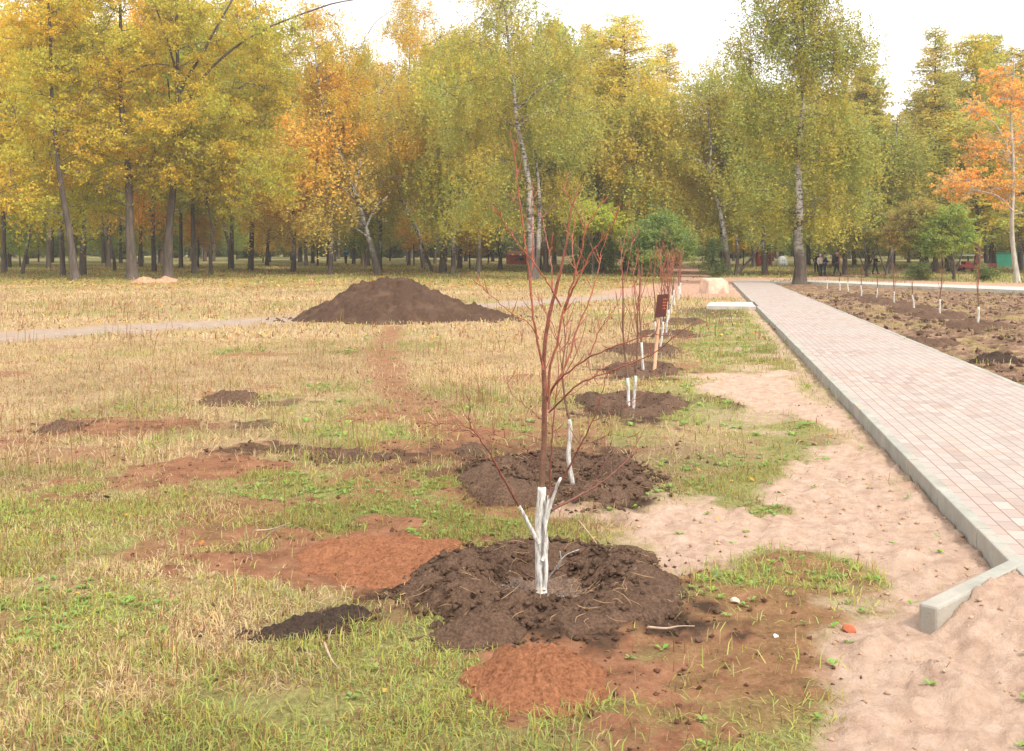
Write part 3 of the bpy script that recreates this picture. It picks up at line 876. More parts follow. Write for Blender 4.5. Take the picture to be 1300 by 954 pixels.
def tree_data(trunk, tr_r, vols, n_cl, cl_r, n_leaf, size, style, seed, bare=.0, asc=.3, limb_r=.05, flat=.25, sides=8):
    """trunk: list of local points; vols: [(centre, (rx,ry,rz), weight)]"""
    r = np.random.default_rng(seed)
    T = Tubes(); T.lim = Tubes()
    n = 26
    c = curve_pts(trunk, n)
    hh = np.linspace(0, 1, n)
    rad = np.interp(hh, [0, .03, .1, .38, 1], [tr_r * 1.45, tr_r * 1.12, tr_r * .95, tr_r * .60, tr_r * .14])
    c[0][2] -= .25
    T.tube(c, rad, sides, .12)
    wts = np.array([v[2] for v in vols]); wts = wts / wts.sum()
    cen = []
    tries = 0
    while len(cen) < n_cl and tries < n_cl * 60:
        tries += 1
        vi = r.choice(len(vols), p=wts); vc, vr, _ = vols[vi]
        d = r.normal(size=3); d /= np.linalg.norm(d); q = d * (r.random() ** .42)
        p = np.array(vc) + q * np.array(vr)
        if all(np.linalg.norm(p - k) > cl_r * .62 for k in cen[-60:]): cen.append(p)
    L, K = [], []
    per = max(8, n_leaf // max(1, len(cen)))
    def _td(p): return float(np.min(np.hypot(p[0] - c[:, 0], p[1] - c[:, 1])))
    cen.sort(key=_td); done = []
    for p in cen:
        hd = np.hypot(p[0] - c[:, 0], p[1] - c[:, 1])
        zt = p[2] - asc * hd
        i = int(np.argmin(np.abs(c[:, 2] - zt) + .2 * hd)); i = max(3, min(n - 1, i))
        a = c[i]; d = p - a; Ld = np.linalg.norm(d); r_at = rad[i] * .5
        if Ld > 1.8 and done:
            D_ = np.array(done); dd = np.linalg.norm(D_ - p, axis=1) + .8 * np.maximum(0, D_[:, 2] - p[2]) + .1 * Ld
            q_ = int(np.argmin(dd))
            if dd[q_] < .75 * Ld: a = D_[q_]; d = p - a; Ld = np.linalg.norm(d); r_at = .045
        done.append(p)
        if Ld > .4:
            m1 = a + d * .35 + np.array([0, 0, Ld * .02]) + r.normal(size=3) * Ld * .05
            m2 = a + d * .7 + np.array([0, 0, Ld * .07]) + r.normal(size=3) * Ld * .05
            cc = curve_pts([a, m1, m2, p], 8)
            T.lim.tube(cc, np.linspace(min(r_at, limb_r * (.3 + Ld * .18)), .012, 8), 5, .1, False)
            for b in range(2):
                j = r.integers(3, 7); e = cc[j] + r.normal(size=3) * cl_r * .8
                T.lim.tube([cc[j], (cc[j] + e) / 2 + [0, 0, .1], e], [.018, .013, .007], 4, 0, False)
        tone = r.random(); k = int(per * r.uniform(.6, 1.4)); rr = cl_r * r.uniform(.7, 1.3)
        if style == 'droop':
            ns = max(3, k // 14)
            st = r.normal(size=(ns, 3)) * rr * np.array([.55, .55, .4]) + p
            ln = r.uniform(.5, 1.6, ns) * rr
            sid = r.integers(0, ns, k); t = r.random(k)
            q = st[sid] + np.stack([r.normal(size=k) * .06, r.normal(size=k) * .06, -t * ln[sid]], -1) + r.normal(size=(k, 3)) * rr * .07
        else:
            ns = max(4, k // 16)
            st = r.normal(size=(ns, 3)) * rr * np.array([.58, .58, .40]) + p
            sid = r.integers(0, ns, k)
            q = st[sid] + r.normal(size=(k, 3)) * rr * np.array([.15, .15, .09])
            for b in range(min(5, ns)):
                T.lim.tube([p, (p + st[b]) / 2 + [0, 0, .06], st[b]], [.014, .011, .006], 4, 0, False)
        L.append(q); K.append(np.full(len(q), tone))
    return T, np.concatenate(L), np.concatenate(K)

def conifer_data(h, r_tr, r0, z0, n_leaf, seed, sides=7, droop=.12, power=.8, tiers=None, lean=(0, 0), gap=.0, wid=.34):
    r = np.random.default_rng(seed)
    T = Tubes()
    tp = np.array([[lean[0] * t * h + r.normal() * .05, lean[1] * t * h, h * t] for t in np.linspace(0, 1, 8)])
    tp[0][2] = -.25
    c = curve_pts(tp, 20)
    T.tube(c, np.interp(np.linspace(0, 1, 20), [0, .05, 1], [r_tr * 1.3, r_tr, .02]), sides, .1)
    tiers = tiers or int((h - z0) / .32)
    bl = []
    for k in range(tiers):
        t = k / tiers; z = z0 + (h - z0) * t
        R0 = r0 * (1 - t) ** power * r.uniform(.75, 1.1) + (.6 if h > 12 else .25)
        if t < .12: R0 *= .55 + t * 3.5
        for b in range(int(r.integers(4, 7))):
            az = r.uniform(0, 2 * math.pi); Lb = R0 * r.uniform(.6, 1.12)
            a = np.array([np.interp(z, c[:, 2], c[:, 0]), np.interp(z, c[:, 2], c[:, 1]), z + r.uniform(-.25, .25)])
            d = np.array([math.cos(az), math.sin(az), 0])
            e = a + d * Lb + np.array([0, 0, Lb * (.28 * t - droop) + r.uniform(-.1, .1)])
            m = a + d * Lb * .5 + np.array([0, 0, Lb * .10])
            cc = curve_pts([a, m, e], 6); T.tube(cc, np.linspace(.035, .010, 6), 4, 0, False)
            bl.append((cc, Lb, d))
    tot = sum(b[1] for b in bl); L, K = [], []
    for cc, Lb, d in bl:
        k = max(4, int(n_leaf * Lb / tot)); t = r.random(k) ** .75; tone = r.random()
        p = np.stack([np.interp(t, np.linspace(0, 1, 6), cc[:, j]) for j in range(3)], -1)
        sd = np.array([-d[1], d[0], 0])
        w = wid * (1.15 - .75 * t) * min(1.2, .35 + Lb * .3)
        p = p + sd * (r.normal(size=k) * w)[:, None] + r.normal(size=(k, 3)) * np.array([.09, .09, .17]) - np.array([0, 0, 1]) * (np.abs(r.normal(size=k)) * .10)[:, None]
        L.append(p); K.append(np.full(k, tone))
    return T, np.concatenate(L), np.concatenate(K)

LEAF_GAIN = 1.6
def finish_tree(name, data, loc, bark, color, size, seed, label, group=None, cat='tree', flat=.2, rz=0, aspect=.62):
    color = (color[0], max(color[1], color[0] * .78) if 'orange' not in label else color[1], color[2]) if bark is not M_pale_bark else color
    T, L, K = data; color = tuple(min(.9, k * LEAF_GAIN) for k in color)
    root = empty(name, loc, label, cat, group, rz)
    link('trunk', T.mesh(name + '_trunk'), bark, root)
    if getattr(T, 'lim', None) and T.lim.V: link('branches', T.lim.mesh(name + '_branches'), M_limb if bark is not M_pale_bark else bark, root)
    cr = link('crown', leaves_mesh(name + '_crown', L, K, size, flat, aspect, seed), M_leaf, root)
    cr.color = (*color, 1)
    return root

def copy_tree(src, loc, rz, sc, label, color=None, group=None, bark=None):
    r = src.copy(); COL.objects.link(r); r.location = loc; r.rotation_euler = (0, 0, rz); r.scale = (sc[0], sc[0], sc[1])
    r['label'] = label
    if group: r['group'] = group
    for ch in list(src.children):
        c = ch.copy(); COL.objects.link(c); c.parent = r
        if c.name.startswith('crown') and color is not None: c.color = (*[min(.9, k * LEAF_GAIN) for k in color], 1)
    return r

# autumn colours (leaf reflectance)
OLIVE = (.235, .215, .055); YGREEN = (.33, .29, .055); GOLD = (.46, .31, .055); ORANGE = (.55, .26, .07)
GREY_G = (.20, .21, .07); GREEN = (.13, .19, .045); DGREEN = (.055, .085, .035); LARCH = (.24, .23, .055); PALEG = (.30, .30, .10); TAN = (.42, .30, .13)

def hero(name, base, trunk_px, vols_px, tr_r, bark, color, label, n_cl, cl_r, n_leaf, size, style='droop', seed=1, extra=(), limb_r=.05, asc=.3, dpt=1.0, back=None):
    """trunk_px: px points after the base; vols_px: (cx, cy, rx, ry, weight) in px at the tree's distance"""
    bx, Y0 = PG(*base); bz = ground_z(bx, Y0); o = Vector((bx, Y0, bz))
    def loc(x, y, dy=0): return tuple(PW(x, y, Y0) + Vector((0, dy, 0)) - o)
    tr = [(0, 0, 0)] + [loc(x, y, random.uniform(-.3, .3)) for x, y in trunk_px]
    vols = []
    for cx, cy, rx, ry, w in vols_px:
        k = Y0 / F
        vols.append((loc(cx, cy, back if back is not None else 1.4 if style == 'droop' else .7), (rx * k, min(rx, 75) * k * dpt, ry * k), w))
    D = tree_data(tr, tr_r, vols, int(n_cl * 1.5), cl_r * .9, int(n_leaf * 2.7), size, style, seed, limb_r=limb_r, asc=asc)
    for pts, r0, r1 in extra:
        q = curve_pts([loc(*p) for p in pts], 12)
        D[0].tube(q, np.linspace(r0, r1, 12), 6, .12)
    return finish_tree(name, D, o, bark, color, size * .80, seed, label)

# --- left: three big poplars
hero('poplar_tree', (96, 357), [(88, 290), (78, 221), (69, 138), (66, 60), (60, -10), (58, -60)],
     [(40, 60, 95, 90, 1.2), (60, 190, 90, 55, .8), (20, 230, 70, 50, .5), (90, -30, 80, 60, .5), (110, 120, 60, 60, .5)], .26, M_bark, (.40, .30, .05),
     'leaning grey-barked tree with yellow leaves, leftmost of the large front trunks', 85, 1.15, 21000, .19, 'puff', 101)
hero('poplar_tree', (168, 356), [(165, 300), (161, 221), (157, 150), (154, 92), (152, 0), (150, -60)],
     [(150, 60, 90, 80, 1), (170, 180, 100, 60, 1.2), (230, 150, 60, 50, .5), (150, -30, 90, 50, .6), (110, 240, 60, 30, .4)], .34, M_bark, (.37, .30, .05),
     'straight grey trunk with golden crown, middle of the large front trunks on the left', 90, 1.15, 24000, .19, 'puff', 102,
     [([(153, 92), (130, 70), (105, 45), (85, 20)], .10, .04), ([(158, 96), (190, 82), (215, 83)], .07, .03)])
hero('poplar_tree', (213, 355), [(216, 300), (221, 230), (225, 160), (226, 92), (225, 0), (226, -60)],
     [(250, 190, 95, 60, 1.4), (320, 220, 70, 60, 1.0), (290, 120, 80, 60, .7), (215, 30, 90, 60, .8), (330, 60, 60, 45, .35)], .33, M_bark, (.35, .29, .05),
     'thick forked grey trunk with golden green crown, standing by orange leaf piles', 100, 1.15, 27000, .19, 'puff', 103,
     [([(227, 120), (240, 95), (254, 74), (272, 40), (298, -5)], .13, .07), ([(226, 150), (250, 110), (277, 78), (330, 40), (415, 7), (450, 0)], .12, .04),
      ([(226, 100), (215, 60), (205, 30), (193, -5)], .09, .05), ([(213, 100), (222, 220), (214, 290), (209, 352)], .05, .17)])
# --- smaller trunks left
hero('birch_tree', (28, 348), [(35, 310), (41, 280), (50, 240), (58, 200), (55, 140)],
     [(30, 170, 60, 60, 1), (60, 230, 50, 30, .5)], .14, M_birch, (.36, .30, .06), 'slender birch bending to the right at the left edge of the wood', 45, 1.0, 9000, .17, 'droop', 104)
hero('birch_tree', (146, 345), [(142, 320), (135, 296), (128, 262), (124, 220), (118, 150)],
     [(130, 230, 50, 40, 1), (120, 170, 50, 50, .8)], .15, M_birch, (.34, .30, .06), 'dark-footed birch leaning left behind the two leftmost large trunks', 40, 1.1, 9000, .18, 'droop', 105)
hero('aspen_tree', (268, 349), [(266, 320), (268, 290), (262, 240), (265, 180), (262, 120)],
     [(270, 220, 55, 50, 1), (260, 150, 55, 55, .8)], .17, M_bark, (.34, .27, .05), 'dark short trunk right of the thick forked tree', 40, 1.1, 9000, .18, 'puff', 106)
hero('birch_tree', (293, 341), [(290, 310), (284, 285), (280, 240), (286, 190), (290, 120)],
     [(290, 240, 60, 40, 1), (300, 170, 60, 60, 1)], .22, M_birch, (.40, .27, .05), 'leaning dark trunk with yellow crown among the leaf litter left of the soil pile', 42, 1.2, 10000, .2, 'droop', 107)
# --- middle
hero('birch_tree', (481, 350), [(472, 318), (464, 290), (455, 258), (445, 231), (434, 200), (424, 171), (412, 140), (404, 100), (398, 40)],
     [(420, 60, 55, 60, 1.0), (450, 120, 60, 60, 1.2), (415, 200, 55, 45, .7), (500, 180, 60, 55, .8), (395, 130, 30, 50, .5), (520, 40, 22, 45, .25), (400, 10, 30, 22, .3)], .25, M_birch, (.43, .31, .07),
     'crooked birch leaning left behind the soil pile, with gnarled limbs and orange-yellow leaves', 95, 1.15, 20000, .17, 'droop', 110,
     [([(463, 290), (448, 275), (430, 262), (404, 248), (393, 255)], .11, .04), ([(455, 262), (440, 240), (420, 238), (400, 250), (390, 256)], .09, .03),
      ([(438, 215), (420, 205), (404, 195)], .08, .04), ([(464, 290), (478, 262), (492, 250)], .11, .05), ([(450, 245), (462, 190), (478, 150), (480, 120)], .07, .03),
      ([(424, 171), (425, 130), (432, 100)], .07, .03), ([(466, 300), (450, 290), (438, 292)], .08, .03)])
hero('birch_tree', (562, 347), [(563, 320), (569, 285), (566, 260), (560, 220), (556, 170), (560, 110)],
     [(560, 150, 75, 70, 1.2), (520, 220, 50, 40, .6), (600, 230, 45, 40, .6), (570, 70, 60, 50, .7)], .30, M_birch, (.35, .29, .07),
     'stout dark trunk with a birch crown forking low, right of the soil pile', 90, 1.15, 19000, .17, 'droop', 111,
     [([(569, 283), (555, 262), (538, 235), (528, 203)], .13, .05), ([(570, 275), (590, 266), (610, 264)], .08, .04)])
hero('birch_tree', (549, 346), [(540, 322), (531, 300), (520, 278), (508, 250), (500, 210), (505, 150)],
     [(500, 160, 50, 60, 1), (480, 220, 40, 30, .4)], .13, M_birch, (.38, .29, .07), 'thin whitish birch leaning left beside the stout forked trunk', 45, 1.1, 9000, .17, 'droop', 112)
hero('birch_tree', (538, 342), [(534, 318), (530, 290), (500, 230), (512, 170), (519, 92), (521, 30), (520, -20)],
     [(520, 20, 35, 50, 1.0), (505, 110, 50, 60, .8)], .17, M_birch, (.44, .31, .09), 'tall slim white-stemmed birch with pale orange top behind the crooked one', 50, 1.1, 9500, .17, 'droop', 113)
hero('birch_tree', (677, 356), [(674, 310), (673, 260), (671, 230), (664, 190), (657, 161), (652, 110), (646, 60), (640, 0), (636, -40)],
     [(640, 60, 85, 75, 1.5), (600, 150, 75, 60, 1.0), (700, 150, 65, 70, 1.0), (620, 235, 60, 45, .5), (720, 80, 40, 50, .4), (645, -10, 70, 40, .6), (720, 240, 40, 30, .3)], .29, M_birch, (.31, .285, .085),
     'tall birch with black and white patched trunk directly behind the nearest sapling', 125, 1.15, 29000, .17, 'droop', 114,
     [([(655, 140), (690, 110), (720, 95)], .09, .03), ([(660, 160), (685, 140), (710, 140)], .07, .03), ([(680, 354), (684, 300), (684, 240), (679, 190)], .19, .07)])
hero('birch_tree', (635, 343), [(635, 322), (633, 300), (637, 275), (640, 240), (636, 180)],
     [(635, 215, 55, 45, 1), (620, 260, 40, 20, .3)], .2, M_birch, (.32, .30, .075), 'birch with a pale fork and dark foot left of the tall patched birch', 40, 1.2, 9000, .18, 'droop', 115,
     [([(632, 312), (627, 290), (623, 272)], .10, .06)])
# --- right of centre
hero('birch_tree', (925, 350), [(921, 310), (914, 268), (907, 240), (901, 218), (902, 190), (900, 150), (902, 100)],
     [(900, 120, 55, 60, 1.2), (870, 200, 45, 45, .6), (950, 190, 45, 50, .7), (900, 220, 60, 35, .4), (940, 120, 40, 50, .5)], .23, M_birch, (.33, .285, .07),
     'leaning birch with patchy white trunk beyond the pale boulder', 80, 1.15, 17000, .17, 'droop', 116,
     [([(912, 262), (930, 258), (945, 250)], .08, .04), ([(902, 212), (880, 200), (858, 190)], .08, .03), ([(903, 216), (915, 205), (925, 210)], .06, .03),
      ([(934, 350), (945, 338), (958, 322), (970, 296)], .13, .07), ([(934, 350), (937, 320), (934, 300)], .15, .08)])
hero('birch_tree', (1015, 362), [(1015, 330), (1014, 300), (1013, 268), (1013, 215), (1015, 168), (1021, 121), (1016, 60), (1010, 0), (1008, -50)],
     [(1000, 30, 55, 60, 1.2), (1050, 60, 50, 60, .9), (1080, 30, 38, 55, .35), (975, 140, 60, 60, 1.0), (1040, 170, 60, 60, 1.2), (1085, 200, 40, 60, .5), (970, 240, 50, 50, .6), (1040, 260, 60, 30, .5), (950, 90, 35, 50, .3), (1010, -30, 60, 30, .4)], .33, M_birch, (.27, .26, .075),
     'massive birch with dark rough foot standing at the end of the paved path', 150, 1.05, 33000, .16, 'droop', 117,
     [([(1015, 200), (1045, 205), (1065, 195), (1090, 180)], .08, .03), ([(1014, 190), (1000, 185), (985, 182)], .06, .03), ([(1020, 125), (1035, 100), (1050, 80)], .07, .03)], dpt=.7, back=.35)
hero('birch_tree', (1292, 359), [(1287, 300), (1285, 240), (1285, 201), (1286, 150), (1288, 84), (1286, 70)],
     [(1278, 120, 34, 42, 1.1), (1275, 190, 40, 26, .7), (1235, 235, 38, 17, 1.0), (1250, 190, 32, 14, .4), (1300, 240, 50, 40, .9), (1320, 150, 45, 60, 1.0), (1243, 140, 18, 12, .12)], .16, M_pale_bark, (.54, .31, .11),
     'orange-leaved birch with white trunk at the right edge of the wood', 80, .7, 7500, .16, 'puff', 118,
     [([(1286, 268), (1268, 250), (1245, 243), (1225, 240)], .07, .03), ([(1285, 200), (1265, 160), (1250, 150)], .06, .02), ([(1285, 210), (1279, 190), (1280, 175)], .06, .03)], dpt=.8)

# crab-apple like small trees on the right
for i, (b, tp, vol, col, lab) in enumerate([
    ((1100, 352), [(1100, 325), (1098, 300), (1102, 275)], [(1095, 285, 38, 26, 1), (1075, 300, 20, 15, .3)], (.20, .20, .055), 'bushy green low tree behind the middle of the bed, many trunks'),
    ((1125, 350), [(1130, 325), (1135, 300), (1130, 275)], [(1132, 270, 30, 30, 1)], (.28, .24, .06), 'low olive tree with a leaning brown trunk, just right of the bushy green one'),
    ((1178, 354), [(1177, 342), (1173, 320), (1165, 300), (1160, 285)], [(1160, 290, 30, 28, 1), (1180, 275, 22, 22, .5)], (.30, .22, .08), 'small sparse brown-leaved tree with forked trunk behind the bed'),
    ((1211, 355), [(1210, 335), (1208, 315), (1211, 295)], [(1212, 280, 22, 20, 1), (1195, 298, 18, 16, .8), (1226, 302, 17, 15, .7), (1205, 315, 24, 8, .4), (1190, 282, 10, 9, .25), (1232, 288, 9, 9, .2)], (.23, .28, .08), 'small round tree with bright green leaves behind the bed')]):
    hero('fruit_tree', b, tp, vol, .11, M_bark, col, lab, 34, .8, 8000, .15, 'puff', 130 + i,
         [([(b[0], b[1] - 6), (b[0] + 8, b[1] - 25), (b[0] + 14, b[1] - 50)], .08, .03), ([(b[0], b[1] - 4), (b[0] - 8, b[1] - 25), (b[0] - 14, b[1] - 48)], .07, .03)], asc=1.0)
# green shrubs in the centre
hero('lilac_shrub', (838, 352), [(838, 335), (836, 315), (840, 300)], [(850, 292, 24, 18, 1.2), (822, 302, 20, 18, .9), (868, 312, 17, 18, .6), (835, 328, 36, 12, .8), (805, 318, 12, 12, .3), (838, 278, 12, 8, .3)], .06, M_bark, (.19, .26, .09),
     'large rounded deep green shrub behind the row of red saplings', 50, .75, 12000, .16, 'puff', 140, asc=1.0)
hero('lilac_shrub', (765, 348), [(765, 335), (763, 320)], [(765, 325, 22, 18, 1), (742, 335, 14, 10, .4)], .05, M_bark, (.15, .20, .05),
     'low dark green shrub between the tall patched birch and the big shrub', 26, .7, 5000, .16, 'puff', 141, asc=1.0)
hero('young_tree', (752, 351), [(752, 320), (750, 300), (752, 270)], [(750, 272, 30, 26, 1), (785, 285, 22, 18, .5)], .07, M_bark, (.36, .38, .07),
     'young tree with fresh yellow-green leaves right of the tall patched birch', 36, .8, 6000, .16, 'puff', 142, asc=.8)

# conifers (larches), each with its own look
def larch(px, top_y, r0, z0f, col, lab, seed, n=15000, tr=.22, size=.2, power=.8, name='larch_tree', **k):
    bx, by = PG(*px); bz = ground_z(bx, by)
    h = EYE - (top_y - HZ) * by / F - bz
    big = name == 'larch_tree'
    D = conifer_data(h, tr, r0 * (1.15 if big else 1), h * z0f, int(n * (1.7 if big else 1)), seed, power=power * (.78 if big else 1), **({'wid': .5} | k))
    if big: col = (col[0] * 1.7, col[1] * 1.52, col[2] * 1.6)
    return finish_tree(name, D, (bx, by, bz), M_pine, col, size, seed, lab, None, 'tree', .5, 0, .45)
larch((793, 346), 18, 6.2, .16, (.27, .26, .07), 'tall full larch with dark straight trunk right of the patched birch', 201, 30000, .3, .22, .75)
larch((756, 342), 40, 3.6, .3, (.25, .235, .06), 'narrower larch with thin dark trunk left of the full one', 202, 18000, .22, .22)
larch((746, 340), 30, 3.4, .28, (.26, .24, .06), 'slim larch half hidden behind the patched birch', 203, 16000, .2, .22)
larch((847, 341), 55, 3.8, .2, (.27, .24, .06), 'larch between the full larch and the boulder birch', 204, 17000, .22, .22)
larch((1187, 346), 35, 3.9, .22, (.21, .205, .065), 'pointed larch with bare straight trunk rising above the right-hand trees', 205, 17000, .22, .22, 1.0)
larch((1240, 345), 45, 4.4, .30, (.22, .22, .05), 'dense larch left of the orange birch', 206, 24000, .26, .24, .6)
larch((1262, 343), 44, 3.0, .35, (.20, .20, .06), 'dark slim larch just behind the orange birch', 207, 15000, .22, .22, .8)
larch((1296, 343), 60, 4.0, .3, (.22, .21, .06), 'larch cut by the right edge of the picture', 208, 15000, .22, .24, .7)
larch((905, 352), 300, 1.35, .02, (.10, .13, .05), 'small dense juniper-like bush left of the leaning birch by the boulder', 209, 6000, .06, .12, .5, 'conifer_bush', wid=.2)
larch((1165, 356), 335, .9, .02, (.15, .18, .06), 'small round green conifer bush behind the pale path', 210, 3000, .05, .12, .4, 'conifer_bush', wid=.2)
larch((1252, 357), 336, .95, .02, (.14, .17, .06), 'small green conifer bush near the orange birch', 211, 3000, .05, .12, .4, 'conifer_bush', wid=.2)

# --- prototypes for the wood behind, copied
def proto(seed, h, style, col, bark, r_tr, leaf, size, vols, name='birch_tree', n_cl=90, cl=1.4):
    rr = random.Random(seed)
    tr = [(0, 0, 0)]
    dx = rr.uniform(-.8, .8)
    for t in (.2, .4, .6, .8, 1): tr.append((dx * t + rr.uniform(-.25, .25), rr.uniform(-.4, .4) * t, h * t))
    D = tree_data(tr, r_tr, [((x * h, y * h, z * h), (a * h, b * h, c * h), w) for x, y, z, a, b, c, w in vols], n_cl, cl, leaf, size, style, seed, limb_r=.05, sides=6)
    return D, bark, col, size, name, seed
V1 = [(0, 0, .62, .17, .17, .30, 1.4), (.06, 0, .82, .11, .11, .16, .5), (-.06, .03, .40, .19, .18, .17, .8), (.05, 0, .26, .16, .16, .06, .22)]
V2 = [(0, 0, .70, .15, .15, .27, 1.2), (0, 0, .38, .20, .2, .18, .9)]
V3 = [(-.05, 0, .50, .22, .2, .30, 1.3), (.09, 0, .70, .15, .15, .2, .7), (0, 0, .85, .12, .12, .14, .4)]
protos = [proto(301, 19, 'droop', YGREEN, M_birch, .18, 26000, .22, V1, cl=1.4),
          proto(302, 20, 'droop', OLIVE, M_birch, .2, 26000, .22, V3, cl=1.5),
          proto(303, 18, 'puff', GOLD, M_bark, .2, 26000, .22, V3, 'aspen_tree', cl=1.5),
          proto(304, 20, 'puff', YGREEN, M_bark, .2, 26000, .22, V2, 'aspen_tree', cl=1.4)]
conD = [conifer_data(21, .22, 3.4, 6.0, 22000, 311, 6, power=.55, wid=.5), conifer_data(19, .2, 2.7, 3.5, 22000, 312, 6, power=.55, wid=.5), conifer_data(8.5, .14, 2.3, .3, 9000, 313, 6, wid=.3, power=.9)]
SRC = {}
def place(kind, X, Y, rz, sc, label, color, group):
    bz = ground_z(X, Y)
    if kind not in SRC:
        if isinstance(kind, int) and kind < 4:
            D, bark, col, size, name, sd = protos[kind]
            o = finish_tree(name, D, (X, Y, bz), bark, color, size, sd, label, group)
        else:
            k = kind - 4
            nm = ('pine_tree', 'larch_tree', 'spruce_tree')[k]
            o = finish_tree(nm, conD[k], (X, Y, bz), M_pine, color, .3, 320 + k, label, group, 'tree', .4, 0, .5)
        o.rotation_euler = (0, 0, rz); o.scale = (sc[0], sc[0], sc[1])
        SRC[kind] = o
        return o
    return copy_tree(SRC[kind], (X, Y, bz), rz, sc, label, color, group)

def jit(c, a=.12):
    k = 1 + random.uniform(-a, a)
    return (c[0] * k * (1 + random.uniform(-a, a) * .6), c[1] * k, c[2] * k)

# rows of the wood: (distance range, u range, count, kinds, palette, label, group)
random.seed(21)
def palette(u):
    if u < -.22: return random.choice([(.42, .35, .06), (.38, .34, .06), (.34, .32, .06), (.54, .33, .07), (.35, .33, .065), (.31, .31, .06)])
    if u < -.08: return random.choice([(.42, .36, .09), (.34, .32, .08), (.50, .36, .11), (.33, .32, .09)])
    if u < .2: return random.choice([(.33, .295, .08), (.37, .32, .08), (.30, .28, .08)])
    return random.choice([(.30, .275, .08), (.33, .29, .08), (.28, .27, .08), (.38, .31, .08)])
rows = [
    (80, 96, 26, 'second'), (98, 120, 34, 'third'), (124, 150, 38, 'fourth'), (156, 195, 40, 'fifth')]
wl = {'second': 'autumn tree standing just behind the large front trunks',
      'third': 'autumn tree in the middle depth of the wood',
      'fourth': 'slender autumn tree deep in the wood',
      'fifth': 'farthest autumn tree closing the back of the wood'}
PH = [19, 20, 18, 20, 21, 19, 8.5]
def top_row(u):
    x = 650 + F * u
    return float(np.interp(x, [-400, 320, 350, 385, 410, 450, 480, 540, 580, 700, 740, 830, 860, 950, 1100, 1130, 1180, 1300, 1700],
                           [-60, -50, 60, 110, 30, 20, 60, 50, 0, 10, 30, 60, 110, 90, 70, 120, 90, 80, 60]))
def zscale(kind, u, Y, dy):
    h = EYE - float(rise(Y)) + (HZ - top_row(u) - dy) * Y / F
    return max(.55, min(1.45, h / PH[kind]))
for y0, y1, cnt, key in rows:
    for i in range(cnt):
        u = -.60 + 1.20 * (i + random.uniform(.1, .9)) / cnt
        Y = random.uniform(y0, y1)
        if .13 < u < .178 and Y < 150: continue
        kind = random.choice([0, 1, 2, 3] if u < -.1 else [0, 1, 1, 0, 3])
        hs = zscale(kind, u, Y, random.uniform(0, 45) + {'second': 15, 'third': 5, 'fourth': 15, 'fifth': 30}[key])
        pal = palette(u)
        place(kind, u * Y, Y, random.uniform(0, 6.28), (random.uniform(.9, 1.15), hs), wl[key], jit(pal), 'trees of the wood, %s row' % key)
# pines and dark understorey
for i in range(24):
    u = -.58 + 1.16 * (i + random.random()) / 24; Y = random.uniform(110, 150)
    if .13 < u < .18: continue
    kind = random.choice([4, 5])
    place(kind, u * Y, Y, random.uniform(0, 6), (1.2, zscale(kind, u, Y, random.uniform(0, 40))), 'tall conifer with thin straight trunk among the birches deep in the wood', jit((.33, .295, .09)), 'conifers inside the wood')
for i in range(44):
    u = -.58 + 1.16 * (i + random.random()) / 44; Y = random.uniform(100, 165)
    if .12 < u < .178: continue
    kind = random.choice([0, 2, 3]); k = random.uniform(.30, .48)
    place(kind, u * Y, Y, random.uniform(0, 6), (k * 1.25, k), 'young low tree with leaves close to the ground among the tall trunks', jit(random.choice([(.36, .34, .07), (.48, .33, .08), (.24, .30, .08), (.30, .31, .08)])), 'young trees under the wood')
for i in range(120):
    u = -.62 + 1.24 * ((i * 7 % 120) + random.random()) / 120; Y = random.uniform(165, 225)
    place(6, u * Y, Y, random.uniform(0, 6), (random.uniform(1.0, 1.6), random.uniform(.75, 1.5)), 'dark green spruce of the undergrowth at the back of the wood', jit((.16, .18, .06)), 'dark spruces at the back of the wood')

